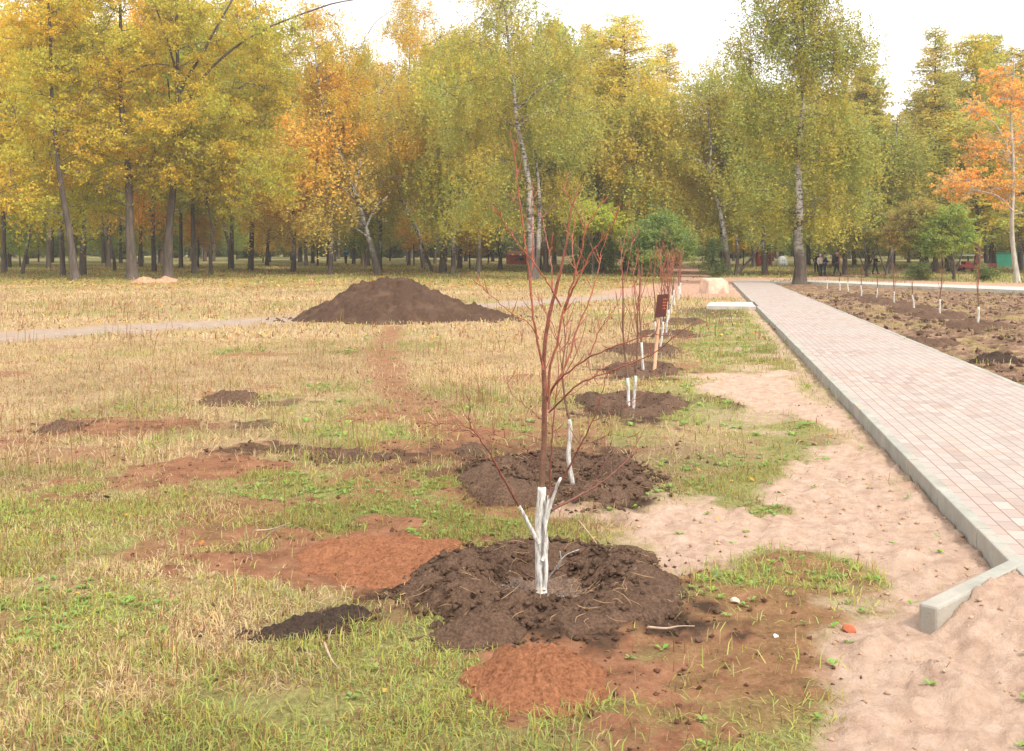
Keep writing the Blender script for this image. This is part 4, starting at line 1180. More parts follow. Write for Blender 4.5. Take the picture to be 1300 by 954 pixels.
# ------------------------------------------------------------------ bare trunks thin (understorey stems)
# ------------------------------------------------------------------ grass and litter
def blades(name, n, yr, ur, hmean, wid, seed, mask='grass', minmask=.35, stalk=False, thr=None, lie=.8, greenb=0.0):
    r = np.random.default_rng(seed)
    # sample area-uniform in Y,u
    Y = np.sqrt(r.random(n) * (yr[1] ** 2 - yr[0] ** 2) + yr[0] ** 2); U = r.uniform(ur[0], ur[1], n)
    X = Y * U
    z = zones(X, Y)
    dens = z['grass'] if not callable(mask) else mask(X, Y, z)
    la = lat(X, Y); al = alo(X, Y)
    onp = (la > L0 - .03) & (la < L1 + .05) & (al > S0 - .5) & (al < S1)
    dens = np.where(onp, 0, dens)
    for (px, rx, ry, hh, lb, sd) in rings:
        c = PG(*px); rr = np.hypot((X - c[0]) / rx, (Y - c[1]) / ry); dens = dens * sstep(.88, 1.05, rr)
    for nm, px, rx, ry, hh, mt, lab, sd, am, rot in small_mounds[:6]:
        c = PG(*px); rr = np.hypot((X - c[0]) / rx, (Y - c[1]) / ry); dens = dens * sstep(.75, 1.0, rr)
    pr = np.hypot((X - PILE[0]) / 2.8, (Y - PILE[1]) / 2.1); dens = dens * (pr > 1)
    dens = dens * (1 - .62 * sstep(-.9, -.5, la + fbm(X, Y, .5, 3, 97) * .8) * sstep(14, 9, Y))
    clump = np.clip(.55 + 1.8 * fbm(X, Y, .35, 3, 91), .1, 1)
    keep = r.random(n) < dens * clump
    X, Y = X[keep], Y[keep]; z = {k: v[keep] for k, v in z.items()}
    n = len(X); H = height(X, Y, z)
    hgt = hmean * (.45 + r.random(n) * 1.0) * (.75 + .9 * np.clip(.5 + fbm(X, Y, .6, 3, 95) * 2, 0, 1))
    az = r.uniform(0, 2 * math.pi, n); ln = r.random(n) * lie
    d = np.stack([np.cos(az), np.sin(az), np.zeros(n)], -1)
    s = np.stack([-np.sin(az), np.cos(az), np.zeros(n)], -1)
    az2 = r.uniform(0, 2 * math.pi, n); s2 = np.stack([np.cos(az2), np.sin(az2), np.zeros(n)], -1)
    w = wid * (.6 + .8 * r.random(n))
    b = np.stack([X, Y, H - .005], -1)
    up = np.array([0, 0, 1.0])
    m = b + d * (hgt * ln * .45)[:, None] + up * (hgt * (1 - .25 * ln) * .6)[:, None]
    t = b + d * (hgt * ln * 1.25)[:, None] + up * (hgt * (1 - .62 * ln))[:, None]
    wv = (s2 * w[:, None])
    V = np.stack([b - wv * .5, b + wv * .5, m - wv * .42, m + wv * .42, t], 1).reshape(-1, 3)
    i = np.arange(n) * 5
    f4 = np.stack([i, i + 1, i + 3, i + 2], -1); f3 = np.stack([i + 2, i + 3, i + 4], -1)
    g = np.clip(z['green'] + greenb + (r.random(n) - .5) * .75, 0, 1)
    straw = np.stack([.58 + .16 * r.random(n), .44 + .14 * r.random(n), .22 + .12 * r.random(n)], -1)
    brown = np.array([.26, .14, .07]); green = np.stack([.33 + .2 * r.random(n), .37 + .15 * r.random(n), .09 + .07 * r.random(n)], -1)
    gg = sstep(.42, .60, g)[:, None]
    c = straw * (1 - gg) + green * gg
    c = c * (.80 + .5 * np.clip(.5 + fbm(X, Y, 2.2, 4, 121) * 1.6, 0, 1) - .18)[:, None] ** 1.0
    br = (r.random(n) < .20)[:, None]
    c = np.where(br, brown * (0.7 + .8 * r.random(n))[:, None], c)
    if stalk:
        c = np.stack([.20 + .2 * r.random(n), .11 + .10 * r.random(n), .05 + .05 * r.random(n)], -1)
    col = np.repeat(c, 5, 0)
    return V, f4, f3, col

M_grass, nt, b, out = new_mat('grass_blades')
nn = N(nt); cc = nn.attr('col'); nn.to(cc, b.inputs['Base Color']); b.inputs['Roughness'].default_value = .65
tr = nt.nodes.new('ShaderNodeBsdfTranslucent'); nn.to(cc, tr.inputs[0]); mx = nt.nodes.new('ShaderNodeMixShader'); mx.inputs[0].default_value = .35
nn.to(b.outputs[0], mx.inputs[1]); nn.to(tr.outputs[0], mx.inputs[2]); nn.to(mx.outputs[0], out.inputs[0])

def merge(sets):
    V, F4, F3, C = [], [], [], []; o = 0
    for v, f4, f3, c in sets:
        V.append(v); F4.append(f4 + o); F3.append(f3 + o); C.append(c); o += len(v)
    return np.concatenate(V), np.concatenate(F4), np.concatenate(F3), np.concatenate(C)
def stuff_obj(name, sets, label, cat):
    V, F4, F3, C = merge(sets)
    o = link(name, np_mesh(name, V, [F4, F3], False, C), M_grass)
    tag(o, label, cat, None, 'stuff'); return o
def thin(X, Y, z): return np.clip(z['clay'] * .6 + z['dark'] * .35 + z['bed'] * .5 * (fbm(X, Y, 1.1, 3, 66) > .05) + z['sand'] * .25 * (fbm(X, Y, .5, 4, 68) > .12), 0, 1)
stuff_obj('grass', [
    blades('a', 430000, (3.1, 8), (-.62, .62), .045, .0042, 1, lie=1.7),
    blades('b', 280000, (8, 20), (-.6, .6), .065, .007, 2, lie=1.6),
    blades('c', 200000, (20, 60), (-.58, .58), .09, .022, 3, lie=1.3),
    blades('d', 90000, (60, 120), (-.56, .56), .16, .05, 4, greenb=.1),
    blades('e', 60000, (3.1, 14), (-.6, .6), .05, .0035, 5, thin, lie=1.0, greenb=.1),
    blades('f', 60000, (14, 45), (-.1, .6), .09, .012, 6, thin, lie=1.0),
], 'short mixed green and straw-coloured grass over the open ground', 'grass')
def stalkmask(X, Y, z): return z['grass'] * (sstep(.02, .18, fbm(X, Y, 1.6, 3, 71)) * .9 + .05) * sstep(6.5, 8.5, Y)
stuff_obj('dry_stalks', [
    blades('s', 9000, (5.0, 16), (-.55, .25), .22, .0045, 8, stalkmask, stalk=True, lie=.3),
    blades('t', 14000, (16, 40), (-.55, .2), .26, .010, 9, stalkmask, stalk=True, lie=.3),
    blades('v', 20000, (3.1, 9), (-.6, .3), .07, .0026, 12, lambda X, Y, z: z['grass'], stalk=True, lie=1.7),
    blades('u', 5000, (4.0, 8), (-.5, .1), .16, .0035, 10, lambda X, Y, z: z['grass'] * .25, stalk=True, lie=.6),
], 'thin brown upright weed stalks standing in the dry grass', 'dry stalks')

# fallen leaves
def litter(n, yr, ur, size, seed):
    r = np.random.default_rng(seed)
    Y = np.sqrt(r.random(n) * (yr[1] ** 2 - yr[0] ** 2) + yr[0] ** 2); X = Y * r.uniform(ur[0], ur[1], n)
    z = zones(X, Y); k = (r.random(n) < z['grass'] * .9 + .08) & ~((lat(X, Y) > L0) & (lat(X, Y) < L1))
    X, Y = X[k], Y[k]; z = {q: v[k] for q, v in z.items()}; n = len(X)
    H = height(X, Y, z) + .012 + r.random(n) * size * .6
    C = np.stack([X, Y, H], -1)
    a = r.uniform(0, 6.28, n); s = size * (.6 + .8 * r.random(n))
    u = np.stack([np.cos(a), np.sin(a), r.normal(size=n) * .25], -1) * s[:, None] * .5
    v = np.stack([-np.sin(a), np.cos(a), r.normal(size=n) * .25], -1) * s[:, None] * .33
    V = np.stack([C - u, C + v, C + u, C - v], 1).reshape(-1, 3)
    pal = np.array([(.60, .34, .06), (.55, .22, .05), (.46, .30, .12), (.65, .45, .12), (.30, .15, .07)])
    c = pal[r.integers(0, 5, n)] * (.7 + .5 * r.random(n))[:, None]
    return V, np.arange(n * 4).reshape(n, 4), np.repeat(c, 4, 0)
parts = [litter(1100, (3.2, 20), (-.6, .4), .035, 31), litter(9000, (20, 75), (-.56, .45), .10, 32), litter(22000, (50, 110), (-.56, .3), .16, 33)]
o = 0; V = []; Fq = []; C = []
for v, f, c in parts: V.append(v); Fq.append(f + o); C.append(c); o += len(v)
lo = link('fallen_leaves', np_mesh('fallen_leaves', np.concatenate(V), [np.concatenate(Fq)], False, np.concatenate(C)), M_grass)
tag(lo, 'yellow and orange fallen leaves strewn over the grass', 'fallen leaves', None, 'stuff')

# crumbs and pebbles: small irregular stones of soil
def crumbs(name, spots, mat, label, cat):
    """spots: (x, y, z, r)"""
    r = np.random.default_rng(len(spots))
    oct_ = np.array([(1, 0, 0), (-1, 0, 0), (0, 1, 0), (0, -1, 0), (0, 0, 1), (0, 0, -1)], float)
    tri = np.array([(0, 2, 4), (2, 1, 4), (1, 3, 4), (3, 0, 4), (2, 0, 5), (1, 2, 5), (3, 1, 5), (0, 3, 5)])
    S = np.array(spots); n = len(S)
    k = r.uniform(.55, 1.25, (n, 6, 1)); V = oct_[None] * k * S[:, None, 3:4]
    V[:, :, 2] *= .75
    V += r.normal(size=V.shape) * S[:, None, 3:4] * .22
    V += S[:, None, :3]
    f = (tri[None] + (np.arange(n) * 6)[:, None, None]).reshape(-1, 3)
    o = link(name, np_mesh(name, V.reshape(-1, 3), [f], False), mat); tag(o, label, cat, None, 'stuff')
r = np.random.default_rng(5)
sp = []
for (px, rx, ry, hh, lb, sd) in rings:
    c = PG(*px); m = 2200 if sd < 3 else 260
    a = r.uniform(0, 6.28, m); q = r.uniform(.25, 1.05, m) + np.abs(r.normal(size=m)) * .10
    x = c[0] + np.cos(a) * q * rx; y = c[1] + np.sin(a) * q * ry
    h = height(x, y) + np.maximum(0, ringprof(hh)(q, a)) * (q < .97)
    s = r.random(m) ** 3.5 * .024 + .003
    sp += list(zip(x, y, h + s * .2, s))
for nm, px, rx, ry, hh, mt, lab, sd, am, rot in small_mounds:
    if mt is M_clay: continue
    c = PG(*px); m = 160
    a = r.uniform(0, 6.28, m); q = r.uniform(.5, 1.3, m); x = c[0] + np.cos(a) * q * rx; y = c[1] + np.sin(a) * q * ry
    s = r.random(m) ** 3 * .022 + .004
    sp += list(zip(x, y, height(x, y) + s * .3, s))
m = 6000; Y = np.sqrt(r.random(m) * (45 ** 2 - 7 ** 2) + 49); X = Y * r.uniform(.2, .6, m); zz = zones(X, Y); k = zz['bed'] > .6
X, Y = X[k], Y[k]; s = r.random(len(X)) ** 4 * .08 + .010; sp += list(zip(X, Y, height(X, Y) + s * .2, s))
cs = []
m = 26000; Y = np.sqrt(r.random(m) * (14 ** 2 - 3.3 ** 2) + 3.3 ** 2); X = Y * r.uniform(-.55, .35, m); zz = zones(X, Y)
k = (r.random(m) < zz['clay'] * .9) & ((lat(X, Y) < L0 - .05)); X, Y = X[k], Y[k]; s = r.random(len(X)) ** 5 * .016 + .002; cs += list(zip(X, Y, height(X, Y) + s * .2, s))
crumbs('clay_crumbs', cs, M_redsoil, 'small reddish crumbs scattered over the bare clay patches', 'clay crumbs')
m = 12000; Y = np.sqrt(r.random(m) * (14 ** 2 - 3.3 ** 2) + 3.3 ** 2); X = Y * r.uniform(-.55, .35, m); zz = zones(X, Y)
k = (r.random(m) < zz['dark'] * .9) & ((lat(X, Y) < L0 - .05)); X, Y = X[k], Y[k]; s = r.random(len(X)) ** 4 * .025 + .003; sp += list(zip(X, Y, height(X, Y) + s * .2, s))
m = 420; a = r.uniform(0, 6.28, m); q = r.uniform(.85, 1.25, m); X = PILE[0] + .3 + np.cos(a) * q * 2.9; Y = PILE[1] + np.sin(a) * q * 2.0
s = r.random(m) ** 2.5 * .06 + .01; sp += list(zip(X, Y, height(X, Y) + s * .2, s))
crumbs('soil_crumbs', sp, M_soil, 'loose dark soil crumbs round the heaps, rings and bed', 'soil crumbs')
m = 3000; Y = np.sqrt(r.random(m) * (9 ** 2 - 3.2 ** 2) + 3.2 ** 2); X = Y * r.uniform(.02, .6, m); zz = zones(X, Y); k = (zz['sand'] > .5) & ((lat(X, Y) < L0 - .02) | (alo(X, Y) < S0))
X, Y = X[k], Y[k]; s = r.random(len(X)) ** 5 * .018 + .002
crumbs('sand_grit', list(zip(X, Y, height(X, Y) + s * .2, s)), plain('grit', (.42, .28, .19), .9, .4, 8), 'small grit and pebbles lying on the pink sand', 'grit')

# straw and roots lying on the fresh soil
def sticks():
    T = Tubes(); rr = random.Random(4)
    for k in range(170):
        ring = rings[0] if k < 120 else rings[1]
        c = PG(*ring[0]); a = rr.uniform(0, 6.28); q = rr.uniform(.1, 1.0)
        x = c[0] + math.cos(a) * q * ring[1]; y = c[1] + math.sin(a) * q * ring[2]
        zf = lambda q_: ring[3] * math.exp(-((q_ - .68) / .24) ** 2) + .006
        L = rr.uniform(.03, .13); b_ = rr.uniform(0, 6.28)
        pts = []
        for t in (-.5, 0, .5):
            X, Y = x + math.cos(b_ + t * .7) * L * t, y + math.sin(b_ + t * .7) * L * t
            qq = math.hypot((X - c[0]) / ring[1], (Y - c[1]) / ring[2])
            pts.append((X, Y, ground_z(X, Y) + zf(qq) + .012 + rr.uniform(0, .008)))
        T.tube(curve_pts(pts, 5), [.0008, .0013, .0013, .001, .0007], 4)
    o = link('straw_bits', T.mesh('straw_bits'), plain('straw', (.42, .27, .14), .8, .3, 9))
    tag(o, 'pale straw and root bits lying on the fresh soil rings', 'straw bits', None, 'stuff')
    # whitewash chips in the near basin
    c = PG(686, 748); sp = []
    r2 = np.random.default_rng(8)
    for k in range(170):
        a = r2.uniform(0, 6.28); q = abs(r2.normal()) * .10
        x, y = c[0] + math.cos(a) * q * 1.5, c[1] + math.sin(a) * q * .9
        sp.append((x, y, ground_z(x, y) + .045, r2.uniform(.002, .009)))
    for k in range(150):
        x, y = PG(652 + r2.normal() * 8, 738 + r2.normal() * 4); sp.append((x, y, ground_z(x, y) + .04, r2.uniform(.003, .011)))
    crumbs('whitewash_splashes', sp, M_wash, 'whitewash drops and chips around the foot of the nearest sapling', 'splashes')
sticks()

def twig(name, pls, Y, mat, label, rad=(.006, .002)):
    T = Tubes()
    p0 = PG(*pls[0][0]); o3 = Vector((p0[0], p0[1], ground_z(*p0)))
    for pl in pls:
        yy = p0[1]
        c = curve_pts([PW(x, y, yy - .04 * i) - o3 for i, (x, y) in enumerate(pl)], 14)
        T.tube(c, np.linspace(rad[0], rad[1], 14), 6, .15)
    o = link(name, T.mesh(name), mat); o.location = o3; tag(o, label, 'twig')
M_dry = plain('dry_wood', (.40, .29, .21), .8, .3, 15)
twig('dead_twig', [[(320, 712), (317, 695), (318, 678), (327, 665)], [(326, 674), (345, 672), (368, 664)], [(328, 690), (340, 680), (356, 668)]], 0, M_dry, 'pale forked dead twig sticking up from the grass left of the clay heap')
twig('dead_twig', [[(694, 738), (703, 725), (717, 706), (735, 698)], [(708, 722), (712, 712), (711, 700)]], 0, M_wash, 'whitewashed twig bent to the right at the foot of the nearest sapling', (.004, .002))
twig('dead_twig', [[(695, 735), (715, 718), (735, 705), (752, 688)], [(680, 735), (665, 728), (655, 715), (678, 700)]], 0, M_twig, 'reddish brown twigs low in the basin of the nearest soil ring', (.004, .0015))
def flat_twig(pl, mat, label, r0=.006):
    T = Tubes(); P_ = [PG(*p) for p in pl]; c = P_[0]
    pts = curve_pts([(x - c[0], y - c[1], ground_z(x, y) - ground_z(*c) + .035) for x, y in P_], 12)
    T.tube(pts, np.linspace(r0, r0 * .3, 12), 6, .2)
    o = link('fallen_twig', T.mesh('fallen_twig'), mat); o.location = (c[0], c[1], ground_z(*c)); tag(o, label, 'twig')
flat_twig([(822, 812), (845, 808), (862, 806), (882, 806)], M_dry, 'straw-coloured twig lying right of the orange heap')
flat_twig([(412, 828), (420, 845), (430, 858)], M_dry, 'pale twig lying below the blackish clods')
flat_twig([(735, 668), (760, 700), (770, 720)], M_dry, 'long pale root lying on the right side of the nearest ring', .004)

# stones
def stone(name, px, r, col, label, cat, seed, sz=(1, 1, .7), sink=.3, rough=.25):
    bm = bmesh.new(); bmesh.ops.create_icosphere(bm, subdivisions=3, radius=1)
    rr = random.Random(seed)
    pl = [(Vector((rr.gauss(0, 1), rr.gauss(0, 1), rr.gauss(0, 1))).normalized(), rr.uniform(.55, .85)) for _ in range(10)]
    for v in bm.verts:
        for nrm, d in pl:
            k = v.co.dot(nrm)
            if k > d: v.co -= nrm * (k - d) * .92
        v.co = Vector((v.co.x * sz[0], v.co.y * sz[1], v.co.z * sz[2])) * r
    me = bm_mesh(name, bm); x, y = PG(*px)
    o = link(name, me, plain(name + '_mat', col, .9, rough, 1.5 / r * .4)); o.location = (x, y, ground_z(x, y) + r * sz[2] * (1 - sink)); o.rotation_euler = (0, 0, rr.uniform(0, 6))
    tag(o, label, cat); return o
stone('brick_piece', (1079, 806), .032, (.46, .15, .08), 'broken orange-red brick piece on the sand near the kerb stone', 'brick piece', 3)
stone('stone', (933, 768), .023, (.55, .42, .33), 'small pale stone on the bare patch right of the nearest ring', 'stone', 4)
stone('stone', (887, 820), .018, (.12, .07, .05), 'small dark brown stone in the grass right of the orange heap', 'stone', 5)
stone('stone', (985, 815), .013, (.75, .74, .72), 'tiny white stone on the reddish trampled ground', 'stone', 6)

def boulder():
    bx, by = PG(908, 373); bz = ground_z(bx, by)
    rr = random.Random(12); bm = bmesh.new(); bmesh.ops.create_icosphere(bm, subdivisions=4, radius=1)
    pl = [(Vector(n).normalized(), d) for n, d in [((-1, -.3, .15), .62), ((.15, -1, .25), .60), ((1, -.4, .1), .62), ((0, 0, 1), .60), ((-.5, -.3, 1), .66), ((.7, -.2, .9), .68), ((0, 1, .2), .6), ((-.6, -1, .3), .68), ((.6, -.9, -.3), .68), ((.4, -.5, .9), .70)]]
    for v in bm.verts:
        for nrm, d in pl:
            k = v.co.dot(nrm)
            if k > d * .86: v.co -= nrm * (k - d * .86) * 1.0
        v.co = Vector((v.co.x * .80, v.co.y * .65, v.co.z * .70)) + v.co.normalized() * rr.uniform(-.004, .004)
    o = link('boulder', bm_mesh('boulder', bm), plain('boulder_stone', (.62, .43, .32), .9, .25, 3)); o.location = (bx, by, bz + .30)
    tag(o, 'pale pink angular boulder beside the far end of the paved path', 'boulder')
boulder()
for i, px in enumerate([(186, 360), (210, 359)]):
    c = PG(*px)
    m_ = mound('leaf_pile', c, .95 if i == 0 else .9, 1.1, dome(.34), plain('dry_leaf_pile', (.44, .25, .15), .9, .45, 5), 0, .14, .3, .3, 60 + i, 16, 50)
    tag(m_, ('orange heap of raked leaves between the two thickest trunks', 'orange heap of raked leaves at the foot of the thick forked trunk')[i], 'leaf pile')

# ------------------------------------------------------------------ sign on stake
def sign():
    bx, Y = PG(830.5, 472); bz = ground_z(bx, Y)
    root = empty('plant_sign', (bx, Y, bz), 'small dark brown tilted plate with orange writing on a pale wooden stake', 'sign')
    o3 = Vector((bx, Y, bz))
    a, bb = PW(830.5, 474, Y) - o3, PW(838, 380, Y) - o3
    T = Tubes(); T.tube([a, (a + bb) / 2, bb], [.024, .025, .024], 4)
    link('stake', T.mesh('stake', False), plain('raw_wood', (.58, .34, .21), .8, .2, 12), root)
    M_pl = plain('brown_plate', (.085, .022, .018), .45, .15, 12, .4)
    q = [PW(834.3, 374.4, Y) - o3, PW(848.3, 373.4, Y - .02) - o3, PW(845, 402, Y - .02) - o3, PW(831, 403.6, Y) - o3]
    bm = bmesh.new(); f = [bm.verts.new(v + Vector((0, -.03, 0))) for v in q]; k = [bm.verts.new(v + Vector((0, -.018, 0))) for v in q]
    bm.faces.new(f); bm.faces.new(k[::-1])
    for i in range(4): bm.faces.new((f[i], k[i], k[(i + 1) % 4], f[(i + 1) % 4]))
    bmesh.ops.recalc_face_normals(bm, faces=bm.faces)
    pl = link('plate', bm_mesh('plate', bm), M_pl, root)
    M_o = plain('orange_paint', (.62, .15, .05), .6, .2, 40)
    def at(u, v): return q[0] + (q[1] - q[0]) * u + (q[3] - q[0]) * v + Vector((0, -.0335, 0))
    bm = bmesh.new(); rr = random.Random(3)
    for v0 in (.20, .34, .47, .60):
        u = .60
        while u < .92:
            w = rr.uniform(.07, .14)
            vs = [bm.verts.new(at(*p)) for p in ((u, v0), (min(u + w, .95), v0 + rr.uniform(-.01, .01)), (min(u + w, .95), v0 + .035), (u, v0 + .035))]
            bm.faces.new(vs)
            if rr.random() < .7:
                vs = [bm.verts.new(at(*p) - Vector((0, .0008, 0))) for p in ((u, v0 - .03), (u + .035, v0 - .03), (u + .035, v0 + .06), (u, v0 + .06))]; bm.faces.new(vs)
            u += w + .05
    link('lettering', bm_mesh('lettering', bm), M_o, pl)
sign()

M_mulch = soil_mat('bark_mulch', (.13, .08, .06), (.36, .25, .19))
mu = mound('bark_mulch', PG(689, 741), .30, .25, dome(.035), M_mulch, 0, .02, .05, .3, 70, 40, 120)
tag(mu, 'brown bark mulch in the basin around the nearest sapling', 'mulch')
# leafy weeds
def weeds():
    r = np.random.default_rng(77); A, B_, C_ = [], [], []; o = 0
    for n, yr, sz in ((2600, (3.2, 9), .035), (2600, (9, 26), .07)):
        n = n * 2
        Y = np.sqrt(r.random(n) * (yr[1] ** 2 - yr[0] ** 2) + yr[0] ** 2); X = Y * r.uniform(-.58, .5, n)
        z = zones(X, Y); d = z['grass'] * sstep(.35, .6, z['green']) * sstep(-.02, .12, fbm(X, Y, .7, 3, 93)) + .04 * z['sand']
        k = (r.random(n) < d) & ~((lat(X, Y) > L0 - .05) & (alo(X, Y) > S0))
        X, Y = X[k], Y[k]; n = len(X); H = ground = height(X, Y)
        for q in range(6):
            a = r.uniform(0, 6.28, n); s = sz * r.uniform(.5, 1.1, n); e = r.uniform(.25, .9, n)
            d_ = np.stack([np.cos(a), np.sin(a), e], -1); sd = np.stack([-np.sin(a), np.cos(a), 0 * a], -1)
            c0 = np.stack([X, Y, H + .005], -1)
            V = np.stack([c0, c0 + d_ * (s * .6)[:, None] + sd * (s * .3)[:, None], c0 + d_ * s[:, None] - np.array([0, 0, 1]) * (s * e * .4)[:, None], c0 + d_ * (s * .6)[:, None] - sd * (s * .3)[:, None]], 1).reshape(-1, 3)
            col = np.stack([.20 + .14 * r.random(n), .33 + .14 * r.random(n), .07 + .06 * r.random(n)], -1)
            A.append(V); B_.append(np.arange(n * 4).reshape(n, 4) + o); C_.append(np.repeat(col, 4, 0)); o += n * 4
    ob = link('leafy_weeds', np_mesh('leafy_weeds', np.concatenate(A), [np.concatenate(B_)], False, np.concatenate(C_)), M_grass)
    tag(ob, 'low broad-leaved green weeds among the grass', 'weeds', None, 'stuff')
weeds()
# the far-off wood that closes the view
def far_wood():
    r = np.random.default_rng(99); n = 90000
    Y = r.uniform(232, 262, n); U = r.uniform(-.75, .75, n); X = Y * U
    top = 8 + 7 * (vnoise(X / 9, Y * 0, 5)) + 5 * vnoise(X / 3, Y / 9, 6)
    Z = rise(Y) + top * r.random(n) ** .8
    q = leaves_mesh('far_wood', np.stack([X, Y, Z], -1), vnoise(X / 8, Y / 20, 8), 1.15, 0, .8, 98)
    o = link('far_wood', q, M_leaf); o.color = (.26, .25, .09, 1)
    tag(o, 'distant dark wood seen as one mass between the trunks', 'wood', None, 'stuff')
far_wood()
# ------------------------------------------------------------------ far things
M_skin = plain('skin', (.52, .33, .25), .7, .08)
def skin_obj(name, verts, edges, radii, mat, parent, root=0):
    me = bpy.data.meshes.new(name); me.from_pydata([tuple(v) for v in verts], edges, []); me.update()
    o = link(name, me, mat, parent)
    md = o.modifiers.new('skin', 'SKIN'); md.use_smooth_shade = True
    for i, rd in enumerate(radii): me.skin_vertices[0].data[i].radius = rd if hasattr(rd, '__len__') else (rd, rd)
    me.skin_vertices[0].data[root].use_root = True
    ms = o.modifiers.new('sub', 'SUBSURF'); ms.levels = 1; ms.render_levels = 2
    return o
def person(px, h, face, label, top, legs, hat=None, armpose=(.0, .0), stride=.12, hair=(.05, .035, .025)):
    bx, by = PG(*px); root = empty('person', (bx, by, ground_z(bx, by)), label, 'person', None, face)
    s = h / 1.75
    def v(x, y, z): return (x * s, y * s, z * s)
    ax, ay = armpose
    J = [v(0, 0, .93), v(0, .0, 1.15), v(0, .01, 1.38), v(0, .0, 1.50), v(0, -.01, 1.62), v(0, -.01, 1.71),
         v(-.10, 0, .88), v(-.12, -stride * .4, .48), v(-.12, -stride, .07), v(-.12, -stride - .13, .03),
         v(.10, 0, .88), v(.12, stride * .3, .48), v(.12, stride, .07), v(.12, stride - .13, .03),
         v(-.19, 0, 1.40), v(-.26, -.02 - ax * .4, 1.13), v(-.23 + ax * .2, -.08 - ax, .92 + ax * .6), v(-.22 + ax * .2, -.12 - ax * 1.15, .84 + ax * .8),
         v(.19, 0, 1.40), v(.26, -.02 - ay * .4, 1.13), v(.23 - ay * .2, -.08 - ay, .92 + ay * .6), v(.22 - ay * .2, -.12 - ay * 1.15, .84 + ay * .8)]
    E = [(0, 1), (1, 2), (2, 3), (3, 4), (4, 5), (0, 6), (6, 7), (7, 8), (8, 9), (0, 10), (10, 11), (11, 12), (12, 13), (2, 14), (14, 15), (15, 16), (16, 17), (2, 18), (18, 19), (19, 20), (20, 21)]
    rad = [.11, .11, .12, .05, .085, .07, .08, .055, .04, .035, .08, .055, .04, .035, .055, .04, .03, .03, .055, .04, .03, .03]
    skin_obj('body', J, E, [r_ * s for r_ in rad], M_skin, root)
    # jacket
    idx = [0, 1, 2, 14, 15, 16, 18, 19, 20]; mp = {a: i for i, a in enumerate(idx)}
    e2 = [(mp[a], mp[b]) for a, b in E if a in mp and b in mp]
    rj = {0: .165, 1: .155, 2: .165, 14: .085, 15: .068, 16: .052, 18: .085, 19: .068, 20: .052}
    skin_obj('jacket', [J[i] for i in idx], e2, [rj[i] * s for i in idx], plain('jacket_cloth', top, .9, .15, 9), root)
    idx = [0, 6, 7, 8, 10, 11, 12]; mp = {a: i for i, a in enumerate(idx)}
    e2 = [(mp[a], mp[b]) for a, b in E if a in mp and b in mp]
    rt = {0: .13, 6: .115, 7: .08, 8: .065, 10: .115, 11: .08, 12: .065}
    skin_obj('trousers', [J[i] for i in idx], e2, [rt[i] * s for i in idx], plain('trouser_cloth', legs, .9, .15, 9), root)
    for k in (8, 12):
        a = Vector(J[k]); T = Tubes(); T.tube([a + Vector((0, .05, -.03)) , a + Vector((0, -.04, -.03)), a + Vector((0, -.15, -.045))], [.05, .055, .035], 8)
        link('shoe', T.mesh('shoe'), plain('shoe_leather', (.03, .03, .03), .6), root)
    T = Tubes(); c = Vector(J[4]) + Vector((0, .012 * s, .045 * s))
    zs = np.array([-.02, .02, .06, .095, .11]) * s; T.tube([c + Vector((0, 0, q)) for q in zs], np.array([.098, .105, .095, .06, .01]) * s, 12)
    link('cap' if hat else 'hair', T.mesh('headwear'), plain('headwear_mat', hat or hair, .9, .1), root)
    f = Vector(J[4]); T = Tubes(); T.tube([f + Vector((0, -.075 * s, .02)), f + Vector((0, -.105 * s, -.005)), f + Vector((0, -.08 * s, -.02))], [.012, .016, .012], 6)
    link('nose', T.mesh('nose'), M_skin, root)
    return root
person((1047, 351), 1.75, R(60), 'person in navy jacket and dark trousers standing right of the massive birch, hands held forward', (.02, .04, .12), (.02, .035, .07), (.02, .02, .03), (.22, .22), .05)
person((1041.5, 351), 1.68, R(20), 'person in cream coat behind the one in navy', (.62, .52, .42), (.04, .05, .06), None, (.0, .1), .06, (.6, .55, .5))
person((1062.5, 350.5), 1.78, R(-80), 'person in dark clothes and pale pink cap walking away from the pair', (.05, .045, .07), (.05, .035, .04), (.82, .68, .72), (.0, .1), .22)
person((1036.5, 347), 1.72, R(0), 'person in black top with light hair half hidden behind the massive birch', (.02, .02, .03), (.03, .05, .05), (.7, .68, .66), (.0, .0), .05)
person((439, 336), 1.75, R(40), 'lone person in bright blue jacket far off among the trunks left of the pile', (.03, .16, .32), (.03, .05, .10), None, (.0, .15), .15)
person((1111, 348), 1.55, R(100), 'person in black bending under the low olive tree', (.025, .022, .03), (.03, .025, .03), None, (.3, .3), .2)

